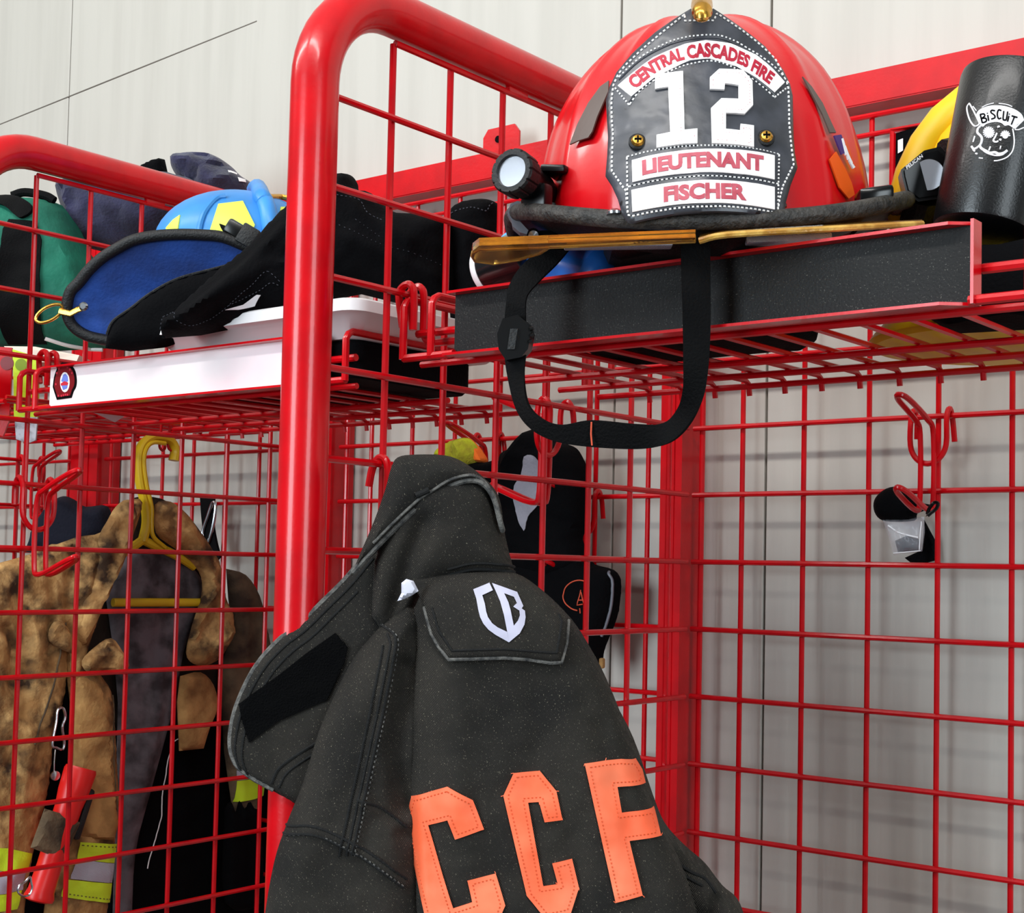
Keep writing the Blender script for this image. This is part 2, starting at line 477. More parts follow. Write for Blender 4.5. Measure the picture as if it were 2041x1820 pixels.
def back_panel(x0, x1, xs, label, ztop=1.826):
    t = thing('back_grid', label, 'wire grid', ((x0+x1)/2, 0, .003))
    vf = ([], [])
    for x in xs: vf = join(vf, tube([(x, .003, .003), (x, .003, ztop)], .003, 8))
    vf = join(vf, tube([(x0, .003, .003), (x0, .003, ztop)], .0033, 8))
    vf = join(vf, tube([(x0, -.001, ztop), (x1, -.001, ztop)], .0033, 8))
    j = -4
    while ZB-SP*j > .12:
        vf = join(vf, tube([(x0-.008, -.003, ZB-SP*j), (x1, -.003, ZB-SP*j)], .003, 8)); j += 1
    build('wire_mesh', vf, RED, t)
back_panel(.0104, .56, [.0632+SP*i for i in range(7)], 'red wire grid on the wall under the helmet shelf')
back_panel(-.568, -.04, [-.5205+SP*i for i in range(7)], 'red wire grid behind the black hood and lime glove')
back_panel(-1.115, -.67, [-1.0565+SP*i for i in range(5)], 'red wire grid behind the yellow coat hanger')
back_panel(-1.80, -1.215, [-1.7665+SP*i for i in range(8)], 'red wire grid glimpsed at the far left edge')

t = thing('back_rail', 'long red steel rail along the wall behind the helmets', 'rail', (-.5, 0, 1.835))
build('rail_face', box((-.65, -.006, 1.8555), (2.62, .004, .034)), RED, t, False)
build('rail_ledge', box((-.65, .010, 1.8385), (2.62, .034, .003)), RED, t)
build('rail_ledge', box((-.65, .012, 1.871), (2.62, .036, .003)), RED, t)
for x in (-.295, -1.25):
    vf = prism([(x-.03, -.004, 1.866), (x+.03, -.004, 1.866), (x+.03, -.004, 1.894), (x+.022, -.004, 1.904), (x-.022, -.004, 1.904), (x-.03, -.004, 1.894)], (0, 1, 0), .003)
    tb = build('mounting_tab', vf, RED, t, False)
    build('bolt_hole', lathe([(.0045, 0), (.0045, .0015)], (x-.004, -.0045, 1.888), (0, -1, 0), 16), 'black', tb, label='dark bolt hole')

def shelf(xl, xr, y, zb, plate, label, h=.056, back=-.192, loops=True, drop=0):
    t = thing('wire_shelf', label, 'shelf', ((xl+xr)/2, y, zb))
    zt = zb+h
    build('front_channel', join(
        box(((xl+xr)/2, y+.006, (zb+zt)/2), (xr-xl, .002, h)),
        prism([(xl, y-.008, zt-.0022), (xr-.016, y-.008, zt-.0022), (xr, y+.004, zt-.0022), (xl, y+.004, zt-.0022)], (0, 0, 1), .0022),
        prism([(xl, y-.012, zb), (xr-.02, y-.012, zb), (xr, y+.004, zb), (xl, y+.004, zb)], (0, 0, 1), .0022),
        box((xr, y, (zb+zt)/2), (.0022, .014, h))), RED, t, False)
    pl = build('name_plate', box(((xl+xr)/2-.001, y+.0035, (zb+zt)/2), (xr-xl-.005, .003, h-.0045)), plate, t, False, 'black insert strip' if plate == 'plate' else 'white insert strip')
    vf = ([], []); xa, xb = xl-.055, xr+.036
    zw = zb+.0045
    for yy in (y+.018, y+.150, y+.22, back-.012):
        if yy < back: vf = join(vf, tube([(xa+.004, yy, zw-.005), (xb-.004, yy, zw-.005)], .003, 8))
    x = xl+.012
    while x < xr+.01:
        vf = join(vf, tube([(x, y+.007, zw), (x, back-.018, zw), (x, back-.012, zw-.003), (x, back-.010, zw-.014)], .0026, 6)); x += .0381
    build('wire_deck', vf, RED, t)
    for nm, xx in (('end_loop', xa), ('end_loop', xl-.022), ('end_loop', xb), ('end_loop', xr+.012)):
        if xx == xl-.022 or xx == xa or xx == xb:
            yy = y-.002; c = .008
            pts = [(xx, yy, zb+.002), (xx, yy, zt-c), (xx, yy+.003, zt-.003), (xx, yy+c, zt), (xx, yy+.12, zt), (xx, back-.03, zt)]
            v = tube(pts, .0035, 10)
            v = join(v, tube([(xx, back-.03, zt), (xx, back-.03, zw)], .0035, 8))
            build('end_loop', v, RED, t)
    for (x0, x1) in ((xa, xl+.004), (xr-.004, xb)):
        build('end_rod', join(tube([(x0, y-.001, zb+.003), (x1, y-.001, zb+.003)], .0036, 8), tube([(x0+.004, y+.012, zb+.026), (x1, y+.012, zb+.026)], .0036, 8)), RED, t)
    return t, pl
SH_R, PL_R = shelf(.062, .521, -.490, 1.515, 'plate', 'red wire shelf with black front strip under the red helmet')
SH_L, PL_L = shelf(-.598, -.140, -.452, 1.508, 'whiteplate', 'red wire shelf with white front strip and round-topped decal', h=.050, back=-.160)
# the far left shelf is only glimpsed through the divider
t = thing('wire_shelf', 'dark red wire shelf above the tan coat, behind the divider', 'shelf', (-.95, -.45, 1.52))
vf = ([], [])
for yy in (-.45, -.36, -.27, -.18, -.09, -.035): vf = join(vf, tube([(-1.22, yy, 1.524), (-.69, yy, 1.524)], .003, 8))
for k in range(15): vf = join(vf, tube([(-1.22+.038*k, -.45, 1.529), (-1.22+.038*k, -.035, 1.529)], .0026, 6))
build('wire_deck', vf, RED, t)
build('front_channel', join(box((-.96, -.456, 1.545), (.5, .003, .05)), box((-.96, -.461, 1.521), (.5, .012, .002))), RED, t, False)
# hooks that hold each shelf end to the divider grid
def shelf_hook(X, y, z, s, label):
    t = thing('shelf_hook', label, 'hook', (X, y, z-.04))
    for d in (0, .013):
        p = [(X+.001*s, y+d-.002, z-.03), (X-.006, y+d, z-.004), (X-.005, y+d, z+.004), (X+.003, y+d, z+.0085), (X+.0105, y+d, z+.004), (X+.012, y+d, z-.012), (X+.012, y+d, z-.033)]
        build('hook_wire', tube(crv(p, 4), .0034, 8), RED, t)
    build('hook_stem', tube(crv([(X+.012, y+.013, z-.033), (X+.015, y+.014, z-.04), (X+.024, y+.015, z-.043), (X+.055, y+.016, z-.043)], 4), .0034, 8), RED, t)
shelf_hook(.002, -.487, 1.5762, 1, 'red shelf hook over the mesh left of the black strip')
shelf_hook(-.656, -.424, 1.5762, 1, 'red shelf hook over the mesh left of the white strip')

def decal_left():
    """Badge sticker on the white strip."""
    y = -.452+.0018
    def q(px, py): return at(px, py, y=y)
    out = crv([(124, 722), (138, 725), (149, 737), (153, 755), (152, 770), (147, 780)], 5)+[(143, 793), (114, 797), (106, 772)]+crv([(106, 770), (109, 750), (116, 732), (124, 723)], 5)[:-1]
    b = build('badge_decal', prism([q(*p) for p in out], (0, -1, 0), .0006), 'black', PL_L, False, 'black badge sticker')
    ins = lambda k, lst: [(129+(p[0]-129)*k, 760+(p[1]-760)*k) for p in lst]
    V = prism([q(*p)+Vector((0, -.0007, 0)) for p in ins(.86, out)], (0, -1, 0), .0002)
    build('badge_field', V, 'decalred', b, False)
    ell = [(131+9.5*math.cos(2*math.pi*k/24), 762+20*math.sin(2*math.pi*k/24)) for k in range(24)]
    build('badge_medallion', prism([q(*p)+Vector((0, -.0010, 0)) for p in ell], (0, -1, 0), .0002), 'print', b, False)
    build('badge_picture', join(prism([q(*p)+Vector((0, -.0013, 0)) for p in [(124, 760), (128, 748), (132, 745), (137, 750), (138, 760), (131, 764)]], (0, -1, 0), .0002),
                                prism([q(*p)+Vector((0, -.0013, 0)) for p in [(125, 769), (137, 766), (136, 774), (128, 778)]], (0, -1, 0), .0002)), 'decalblue', b, False)
    build('badge_picture', prism([q(*p)+Vector((0, -.0014, 0)) for p in [(123, 765), (131, 760), (138, 763), (137, 768), (124, 769)]], (0, -1, 0), .0002), 'flagred', b, False)
    dots = ([], [])
    for (x, y_) in ((119, 735), (124, 731), (130, 730), (136, 732), (141, 737), (115, 744), (145, 744), (113, 766), (118, 789), (124, 789), (128, 788), (132, 787), (136, 787)):
        dots = join(dots, prism([q(x-1.4, y_-2)+Vector((0, -.0010, 0)), q(x+1.4, y_-2)+Vector((0, -.0010, 0)), q(x+1.4, y_+2)+Vector((0, -.0010, 0)), q(x-1.4, y_+2)+Vector((0, -.0010, 0))], (0, -1, 0), .0002))
    build('badge_letters', dots, 'flagred', b, False)
decal_left()
# ================================================================ red fire helmet on the right shelf
HO = deep(1405, 422, 1.17)
HU0 = Vector((0, 0, 1)); _r = math.radians(3.1)
HR = SIDE*math.cos(_r) + HU0*math.sin(_r); HF = FACE.copy(); HU = HR.cross(-HF).normalized()
if HU.z < 0: HU = -HU
def hl(r, f, u): return HO + HR*r + HF*f + HU*u
DA, DBF, DBB, DH = .132, .118, .15, .158
def dome_pt(phi, th, k=1.0):
    c = math.cos(th)
    rid = 0
    for a in (0, 38, 62, 90, 142, 180, -38, -62, -90, -142):
        d = (math.degrees(phi)-a+180) % 360-180
        rid = max(rid, math.exp(-(d/3.2)**2)*(.016 if abs(a) in (90, 0, 180) else .010))
    rid *= min(1, math.cos(th)*2.2)
    k = k*(1+rid*2.0)
    f = math.cos(phi)*c
    drop = (-.036 if f > 0 else -.026)*abs(math.cos(phi))**1.6*max(0, 1-math.sin(th)*1.6) - .010*max(0, 1-math.sin(th)*2.5)
    return hl(DA*math.sin(phi)*c*k, (DBF if f > 0 else DBB)*f*k, DH*math.sin(th)*k+drop)
def dome_hit(px, py, k=1.0):
    o = CAM-HO; d = ray(px, py)
    q = lambda v: Vector((v.dot(HR)/DA/k, v.dot(HF)/DBF/k, v.dot(HU)/DH/k))
    O, D = q(o), q(d); a = D.dot(D); b = 2*O.dot(D); c = O.dot(O)-1
    disc = b*b-4*a*c
    t = (-b-math.sqrt(max(disc, 0)))/(2*a)
    return CAM+d*t
helm = thing('fire_helmet', 'red fire helmet with black leather front shield reading 12 LIEUTENANT FISCHER', 'helmet', HO-HU*.1)
V, F = [], []
NP, NT = 144, 26
for j in range(NT):
    th = math.pi/2*j/(NT-1)*.985
    for i in range(NP): V.append(dome_pt(2*math.pi*i/NP, th))
for j in range(NT-1):
    for i in range(NP): F.append((j*NP+i, j*NP+(i+1) % NP, (j+1)*NP+(i+1) % NP, (j+1)*NP+i))
F.append(tuple((NT-1)*NP+i for i in range(NP))); F.append(tuple(reversed(range(NP))))
build('shell', (V, F), 'helmetred', helm, True, None, 60)
def brim_pt(phi, s, du=0):                       # s 0 at the dome, 1 at the rim
    sr, cf = math.sin(phi), math.cos(phi)
    sg = lambda v, e: math.copysign(abs(v)**e, v)
    rr = DA*.97*(1-s)*sr + .158*s*sg(sr, .86)
    ff = (DBF if cf > 0 else DBB)*.97*(1-s)*cf + (.150 if cf > 0 else .205)*s*sg(cf, .9)
    drop = (-.042 if cf > 0 else -.03)*abs(cf)**1.6
    base = (-.046 if cf > 0 else -.034)*abs(cf)**1.6-.012
    return hl(rr, ff, drop*s+base*(1-s)*(1-s*0)+du)
V, F = [], []; NB = 96
for lay in (0, 1):
    for s in (0, .35, .7, 1):
        for i in range(NB): V.append(brim_pt(2*math.pi*i/NB, s, -.004*lay))
for lay in (0, 1):
    for j in range(3):
        for i in range(NB):
            q = (lay*4*NB+j*NB+i, lay*4*NB+j*NB+(i+1) % NB, lay*4*NB+(j+1)*NB+(i+1) % NB, lay*4*NB+(j+1)*NB+i)
            F.append(q if lay == 0 else tuple(reversed(q)))
for i in range(NB): F.append((3*NB+i, 3*NB+(i+1) % NB, 7*NB+(i+1) % NB, 7*NB+i)); F.append((i+4*NB, 4*NB+(i+1) % NB, (i+1) % NB, i))
build('brim', (V, F), 'rubber', helm)
build('edge_trim', tube([brim_pt(2*math.pi*i/NB, 1.0, -.002) for i in range(NB)], .0066, 14, True), 'trimrub', helm, label='worn black rubber edging')
# liner and ear flap below the brim
V, F = [], []; NL = 48
for j, (k, z) in enumerate(((1.0, -.004), (1.0, -.045), (.99, -.075), (.96, -.098), (.86, -.1035))):
    for i in range(NL):
        a = 2*math.pi*i/NL; wob = 1+.02*math.sin(5*a+j)
        V.append(hl(.108*k*wob*math.sin(a), -.055+(.085)*k*wob*math.cos(a), 0)+Vector((0, 0, z+.004*math.sin(3*a))))
for j in range(4):
    for i in range(NL): F.append((j*NL+i, j*NL+(i+1) % NL, (j+1)*NL+(i+1) % NL, (j+1)*NL+i))
F.append(tuple(range(NL))); F.append(tuple(4*NL+i for i in reversed(range(NL))))
build('ear_flap', (V, F), 'black', helm, label='black cloth ear flap')
build('suspension', box(hl(0, .05, -.03), (.17, .09, .035), (HR, HF, HU), .012), 'rubber', helm)
# dark reflective wedges and the stickers low on the right side
def dome_patch(poly, k, th=.0012, step=10):
    Vp, Fp = cdt(poly, step)
    fr = [dome_hit(p[0], p[1], k) for p in Vp]
    nrm = (CAM-HO).normalized()
    Fo = []
    for f in Fp:
        a, b, c = fr[f[0]], fr[f[1]], fr[f[2]]; Fo.append(f if (b-a).cross(c-a).dot(nrm) > 0 else tuple(reversed(f)))
    bk = [p-(p-HO).normalized()*th for p in fr]
    return solid2(fr, bk, Fo)
build('reflective_wedge', dome_patch([(1213, 160), (1196, 172), (1172, 205), (1150, 248), (1135, 288), (1152, 280), (1172, 274), (1180, 262), (1190, 232), (1212, 182)], 1.022), 'taupe', helm, False, 'dark taupe reflective wedge')
build('reflective_wedge', dome_patch([(1600, 152), (1618, 172), (1640, 205), (1658, 245), (1667, 264), (1655, 264), (1640, 228), (1615, 180)], 1.022), 'taupe', helm, False, 'dark taupe reflective wedge')
build('orange_sticker', dome_patch([(1654, 318), (1667, 302), (1684, 334), (1698, 364), (1704, 388), (1692, 396), (1674, 374)], 1.022), 'orange', helm, False, 'orange reflective sticker')
flag = build('flag_sticker', dome_patch([(1663, 270), (1677, 268), (1690, 302), (1678, 308)], 1.027), 'flagblue', helm, False, 'small striped flag sticker')
vf = ([], [])
for k in range(4):
    x, y = 1680+5*k, 306+9*k
    vf = join(vf, dome_patch([(x-2, y-30+k*6), (x+1, y-31+k*6), (x+10, y), (x+6, y+3)], 1.030, step=8))
build('flag_stripes', vf, 'print', flag, False)
# leather front shield
SHF = Sheet([(1377, 16.5), (1342, 36), (1307, 55.6), (1261.7, 88.5), (1230.9, 117.3), (1217.5, 142), (1210.3, 164.6), (1212.3, 205.8), (1214.4, 241), (1212.3, 282), (1209.3, 317.3),
             (1222.6, 342), (1234, 370.8), (1243, 405.8), (1253.5, 423), (1262, 427), (1410, 421), (1568, 414), (1574.5, 377), (1585, 340), (1600, 301), (1594, 274), (1591, 241), (1590, 200),
             (1589, 160.5), (1582.8, 138), (1568, 115), (1529, 78), (1467.5, 43), (1422, 16.5), (1400, 22)],
            point=deep(1402, 424, 1.005), normal=(HF*.96+HU*.27), H=.0016, R=8, back=0, th=.0028, step=8, nz=(.0006, 46),
            hf=lambda P_: -.020*((P_[:, 0]-1402)/190)**2 + .0)
SHIELD = SHF.build('leather_shield', 'leather', helm, 'black leather front shield')
out = [(1364.6, 31), (1323.5, 59.7), (1286.4, 84.4), (1251.4, 109), (1234, 125.5), (1224.7, 144), (1220.6, 175), (1221.6, 216), (1223.7, 241), (1221.6, 292.6), (1221.6, 317), (1237, 344), (1249.4, 364.6), (1251, 390), (1253.5, 414), (1262, 418),
       (1410, 414), (1554, 409), (1559, 379), (1566, 352), (1590, 301), (1584, 262), (1580, 220.6), (1579.7, 185), (1578, 148), (1550, 101), (1508.7, 74), (1467.5, 51.4), (1428.4, 28.8), (1422, 44), (1365, 44), (1364.6, 31)]
arcs_u = [(1235, 131.7), (1282, 101), (1344, 80), (1405.8, 73), (1447, 76), (1508.7, 98.8), (1550, 119), (1578.6, 140)]
arcs_l = [(1255.6, 193.4), (1282, 166.7), (1344, 138), (1405.8, 125.5), (1447, 129.6), (1498, 150), (1529, 166.7), (1547.8, 178)]
st = SHF.stitches(out, 5, 2.4, .00075, smooth=False)
for l in (arcs_u, arcs_l): st = join(st, SHF.stitches(l, 4.5, 2.2, .0007))
for l in ([(1255.6, 193.4), (1225.7, 148)], [(1547.8, 178), (1580, 146)], [(1251.4, 295.7), (1558, 289.5)], [(1253.5, 357.4), (1556, 350)], [(1251.4, 296), (1252.5, 414)], [(1558, 290), (1555, 409)]):
    st = join(st, SHF.stitches(l, 4.5, 2.2, .0007, smooth=False))
build('stitching', st, 'thread', SHIELD, True, 'white stitching')
rid = ([], [])
for l in (arcs_u, arcs_l): rid = join(rid, SHF.ridge([(x, y+(5 if l is arcs_u else -5)) for x, y in l], .0009, 0))
build('panel_window', join(rid, *[SHF.decal(p, .0008) for p in ([(1255, 299), (1553, 290), (1553, 349), (1256, 357)], [(1255, 360), (1553, 354), (1552, 408), (1256, 416)])]), 'leather', SHIELD)
PAN = [(1233, 149), (1261.7, 131.7), (1303, 109), (1364.6, 90.5), (1405.8, 84.4), (1457, 88.5), (1508.7, 103), (1545, 124), (1570.4, 142), (1547.8, 168.7), (1510, 149), (1467.5, 132.7), (1414, 121.4), (1375, 123.5), (1303, 151), (1259.7, 178)]
p = build('title_panel', SHF.decal(PAN, .0011, .001), 'leatherlight', SHIELD, False, 'white arched panel reading CENTRAL CASCADES FIRE')
build('lettering', SHF.text('CENTRAL CASCADES FIRE', curvemap([(1249, 142), (1293, 117), (1340, 101), (1399.6, 90.5), (1440, 93), (1477.8, 100.8), (1502.5, 111), (1550, 133)], [(1268, 167), (1304, 144), (1348, 126), (1399.6, 119.4), (1440.8, 122.5), (1473.7, 128.5), (1494.3, 136), (1536, 157)]), .0015, .045), 'crimson', p, False)
N1 = [(1306, 147), (1360.5, 146), (1363.6, 262.8), (1389, 261.7), (1389, 290.5), (1309, 292.6), (1309, 266.9), (1335.8, 265.4), (1331.7, 175), (1306, 175)]
N2 = [(1414, 183), (1414, 159.5), (1432.5, 142), (1481, 140), (1500.4, 158.5), (1501.5, 207), (1484, 227), (1446, 229), (1446, 261), (1474.7, 261), (1475.7, 248), (1503.5, 247), (1503.5, 289.5), (1418, 290.5), (1416, 221), (1436.6, 201), (1471.6, 199), (1471.6, 171), (1444, 170), (1443, 183)]
for nm, poly, ins in (('numeral_one', N1, [(1313, 154), (1354, 153), (1357, 270), (1383, 269), (1383, 284), (1315, 286)]), ('numeral_two', N2, [(1420, 177), (1420, 162), (1436, 148), (1478, 147), (1494, 162), (1495, 203), (1480, 220), (1439, 223), (1440, 268), (1481, 268), (1482, 255), (1497, 254), (1497, 283), (1424, 284)])):
    o = build(nm, SHF.decal(poly, .0024, .002, 9), 'leatherlight', SHIELD, False, 'raised white leather numeral')
    build('stitching', SHF.stitches(ins, 3, 3, .0003, .0022, smooth=False), 'fadedred', o)
for nm, poly, txt, q in (('name_panel', [(1260.7, 307), (1547.8, 296.7), (1547.8, 345), (1261.7, 352)], 'LIEUTENANT', ((1280, 313), (1524, 304), (1524, 335.8), (1281, 344))),
                         ('name_panel', [(1259.7, 367.7), (1547.8, 360.5), (1547.8, 405.8), (1261.7, 412)], 'FISCHER', ((1322.4, 372.9), (1487, 367.7), (1488, 399.6), (1322.9, 404)))):
    o = build(nm, SHF.decal(poly, .0020, .001, 12), 'leatherlight', SHIELD, False, 'white panel reading '+txt)
    build('lettering', SHF.text(txt, quadmap(*q), .0026, .048), 'fadedred', o, False)
for (x, y) in ((1272, 272), (1529, 265)):
    c = SHF.lift([(x, y)], .0005)[0]; n = SHF.n
    o = build('washer', lathe([(.0065, -.001), (.0065, .0012), (.0055, .002), (.0, .002)], c, n, 24), 'rubber', SHIELD)
    s = build('screw', lathe([(.0045, 0), (.0048, .0025), (.0036, .0042), (0, .0048)], c, n, 24), 'brass', SHIELD, label='brass cross-head screw')
    u, v, w = frame_from(n)
    build('screw_slot', join(box(c+n*.0046, (.0052, .0011, .0012), (u, v, w)), box(c+n*.0046, (.0011, .0052, .0012), (u, v, w))), 'black', s)
# brass holder at the top of the shield
c0 = SHF.base(1400, 25)
pr = [deep(1399, 3, 1.075), deep(1399, 8, 1.045), deep(1399, 18, 1.028), deep(1400, 30, 1.02), deep(1401, 42, 1.021)]
build('brass_holder', tube(crv([tuple(p) for p in pr], 5), [.0072]*3+[.0078]*6+[.0074]*5+[.0062]*4+[.0042]*2+[.002], 16), 'brass', helm, label='brass beak-shaped shield holder')
build('holder_arm', tube([deep(1399, 6, 1.072), hl(0, .06, DH*.90)], .005, 10), 'brass', helm)
for (x, y) in ((1225, 428), (1552, 414)):
    build('rivet', lathe([(.006, 0), (.006, .002), (.003, .004), (0, .004)], deep(x, y, 1.03), HU, 18), 'steel', helm)
# side buckles on the brim
for (x, y, d, w) in ((1085, 420, 1.115, .017), (1742, 391, 1.07, .022)):
    build('goggle_clip', box(deep(x, y, d), (w*1.25, .02, .011), (HR*.95+HU*.1*(1 if x > 1400 else -1), HF, HU), .003), 'blackgloss', helm, label='glossy black clip')
cl = [(1032, 408), (1018, 414), (1011, 432), (1020, 446), (1022, 458), (1036, 470), (1050, 474), (1053, 466), (1040, 452), (1030, 440), (1031, 424), (1046, 414)]
build('goggle_strap_hook', prism([deep(x, y, 1.135) for x, y in cl], HF, .012), 'jacketgrey', helm, False, 'dark grey strap hook')
build('hook_screw', lathe([(.005, 0), (.004, .004), (0, .005)], deep(1063, 467, 1.13), HF-HU*.5, 16), 'steel', helm)
build('hook_block', box(deep(1076, 476, 1.14), (.028, .02, .010), (HR, HF, HU), .003), 'blackplastic', helm)
# flip-down eye shields
lp = [(955, 490), (942, 500), (940, 510), (946, 521), (985, 526), (1035, 518), (1075, 506), (1095, 494), (1240, 487), (1385, 481), (1386, 474), (1240, 479), (1090, 485)]
L0 = prism([at(x, y, z=1.566) for x, y in lp], (0, 0, 1), .0058)
e1 = build('eye_shield', L0, 'amber', helm, False, 'flat amber eye shield flipped out')
build('eye_shield_edge', join(tube([at(x, y, z=1.569) for x, y in ((1386, 476), (1240, 482), (1090, 488), (958, 493))], .0031, 8), tube([at(x, y, z=1.568) for x, y in ((958, 493), (943, 502), (941, 510), (947, 520), (985, 525), (1035, 517), (1075, 505), (1094, 493))], .0014, 8)), 'amberedge', e1)
rp = [(1394, 484, 1.0), (1450, 472, .995), (1640, 461, 1.0), (1780, 453, 1.015), (1838, 450, 1.03), (1838, 449, 1.075), (1640, 456, 1.07), (1400, 474, 1.06)]
e2 = build('eye_shield', prism([deep(x, y, d) for x, y, d in rp], (0, 0, 1), .0045), 'amber', helm, False, 'flat amber eye shield flipped out')
build('eye_shield_edge', tube(crv([tuple(deep(x, y-4, d-.001)) for x, y, d in rp[:5]], 4), .0024, 8), 'amberedge', e2)
build('shield_bracket', box(deep(1232, 487, 1.035), (.078, .014, .0055), (HR*.999-HU*.02, HF, HU), .001), 'silver', helm, label='pale eye shield bracket')
build('shield_bracket', box(deep(1570, 478, 1.04), (.062, .014, .0055), (HR, HF, HU), .001), 'silver', helm, label='pale eye shield bracket')
build('bracket_strip', tube([deep(1130, 473, 1.06), deep(1270, 468, 1.045), deep(1400, 459, 1.04), deep(1600, 447, 1.045)], .0012, 6), 'amberedge', helm)
# chin strap
A = [(1415, 470, 1.04), (1416, 570, 1.035), (1416, 650, 1.035), (1412, 730, 1.036), (1402, 790, 1.04), (1374, 846, 1.05), (1335, 882, 1.06), (1280, 894, 1.07), (1185, 891, 1.08), (1110, 880, 1.085), (1060, 855, 1.095), (1030, 815, 1.105), (1012, 750, 1.11), (1005, 700, 1.113)]
B = [(1356, 470, 1.04), (1359, 570, 1.035), (1361, 650, 1.035), (1362, 730, 1.036), (1361, 780, 1.045), (1352, 815, 1.06), (1325, 843, 1.065), (1270, 846, 1.065), (1180, 838, 1.075), (1120, 847, 1.08), (1082, 836, 1.085), (1053, 805, 1.095), (1045, 750, 1.105), (1049, 700, 1.108)]
build('chin_strap', ribbon([deep(*p) for p in A], [deep(*p) for p in B], .0024), 'strap', helm, label='black webbing chin strap')
A = [(1006, 640, 1.113), (1010, 600, 1.113), (1016, 568, 1.115), (1036, 535, 1.12), (1062, 510, 1.13), (1085, 485, 1.15)]
B = [(1048, 640, 1.108), (1048, 605, 1.108), (1054, 585, 1.11), (1078, 558, 1.115), (1112, 524, 1.125), (1140, 490, 1.145)]
build('chin_strap', ribbon([deep(*p) for p in A], [deep(*p) for p in B], .0024), 'strap', helm, label='black webbing chin strap')
u = (deep(1060, 672, 1.107)-deep(1000, 672, 1.113)).normalized(); v = (deep(1036, 635, 1.11)-deep(1024, 715, 1.11)).normalized(); w = u.cross(v)
bk = build('buckle', prism([deep(x, y, 1.113) for x, y in ((1010, 640), (1040, 632), (1060, 650), (1066, 668), (1060, 700), (1046, 716), (1016, 722), (1002, 700), (999, 670))], w if w.dot(FACE) > 0 else -w, .012), 'blackplastic', helm, True, 'black side-release buckle')
for x, y in ((1062, 655), (1063, 668), (1060, 680)):
    build('buckle_rib', tube([deep(x-6, y+1, 1.10), deep(x+1, y-1, 1.10)], .0016, 6), 'blackplastic', bk)
build('buckle_slot', box(deep(1022, 676, 1.1005), (.006, .016, .002), (u, v, w)), 'rubber', bk)
build('stitch_mark', tube([deep(1179, 841, 1.0735), deep(1178, 865, 1.0735), deep(1180, 888, 1.0735)], .0007, 6), 'rust', helm, label='orange stitch line')
# ---------------------------------------------------------------- torch clipped beside the helmet
fc = deep(1023, 343, 1.085); fa = (FACE*.86-SIDE*.46+Vector((0, 0, .06))).normalized()
tor = thing('helmet_torch', 'small black torch with chrome reflector clipped at the left of the red helmet', 'torch', fc-fa*.05-Vector((0, 0, .02)))
build('torch_body', lathe([(.010, -.088), (.0105, -.085), (.0105, -.05), (.0125, -.045), (.0125, -.028), (.0145, -.022), (.0155, -.012), (.0158, -.006)], fc, fa, 32), 'blackplastic', tor)
V, F = [], []; n = 96; prof = ((.0155, -.014), (.0175, -.012), (.0178, .002), (.0165, .004), (.0125, .004), (.0118, .0005))
for r, h in prof:
    for k in range(n):
        a = 2*math.pi*k/n; rr = r-(.0011 if (k % 8 == 0 and r > .0150) else 0); uu, vv, ww = frame_from(fa); V.append(fc+uu*rr*math.cos(a)+vv*rr*math.sin(a)+ww*h)
for i in range(len(prof)-1):
    for k in range(n): F.append((i*n+k, i*n+(k+1) % n, (i+1)*n+(k+1) % n, (i+1)*n+k))
build('bezel', (V, F), 'rubber', tor)
build('reflector', lathe([(.0120, .001), (.0105, -.003), (.007, -.008), (.003, -.012), (0, -.012)], fc, fa, 32), 'chrome', tor, label='chrome reflector bowl')
build('bulb', lathe([(.0022, -.012), (.0022, -.008), (.001, -.006), (0, -.006)], fc, fa, 12), 'jacketgrey', tor)
build('torch_clip', join(box(fc-fa*.045+SIDE*.018+Vector((0, 0, .012)), (.02, .04, .006), (SIDE, fa, Vector((0, 0, 1))), .002), box(fc-fa*.045+Vector((0, 0, -.016)), (.018, .03, .010), (SIDE, fa, Vector((0, 0, 1))), .002), box(deep(1070, 395, 1.105), (.024, .012, .020), None, .003)), 'blackplastic', tor)

# ---------------------------------------------------------------- tumbler, pouch and yellow helmet at the right end of the shelf
mb, mt = deep(1958, 466, 1.075), deep(2024, 160, 1.09)
ma = (mt-mb).normalized(); ml = (mt-mb).length; MR0, MR1 = .0375, .0405
mug = thing('tumbler', 'black tumbler printed with a white cartoon face and the word BISCUIT', 'tumbler', mb)
build('cup', lathe([(0, .0005), (MR0-.004, .0005), (MR0-.001, .002), (MR0, .005), (MR1, ml-.004), (MR1-.0008, ml), (MR1-.0028, ml), (MR1-.003, ml-.005), (MR0-.003, .01), (0, .008)], mb, ma, 64), 'tumbler', mug)
def mug_hit(px, py, up=.0003):
    d = ray(px, py); o = CAM-mb; rr = (MR0+MR1)/2
    for _ in range(4):
        dp = d-ma*d.dot(ma); op = o-ma*o.dot(ma)
        a = dp.dot(dp); b = 2*op.dot(dp); c = op.dot(op)-(rr+up)**2
        t = (-b-math.sqrt(max(b*b-4*a*c, 0)))/(2*a); p = CAM+d*t
        rr = MR0+(MR1-MR0)*(p-mb).dot(ma)/ml
    return p
def zp(x, y): return (1880+x/5.056, 120+y/5.056)
def mug_tube(pts, r=.0006, closed=False, up=.0003, n=4):
    return tube([mug_hit(*q, up) for q in resample(crv([zp(*p) for p in pts], n, closed) if len(pts) > 2 else [zp(*p) for p in pts], 2, closed)], r, 6, closed)
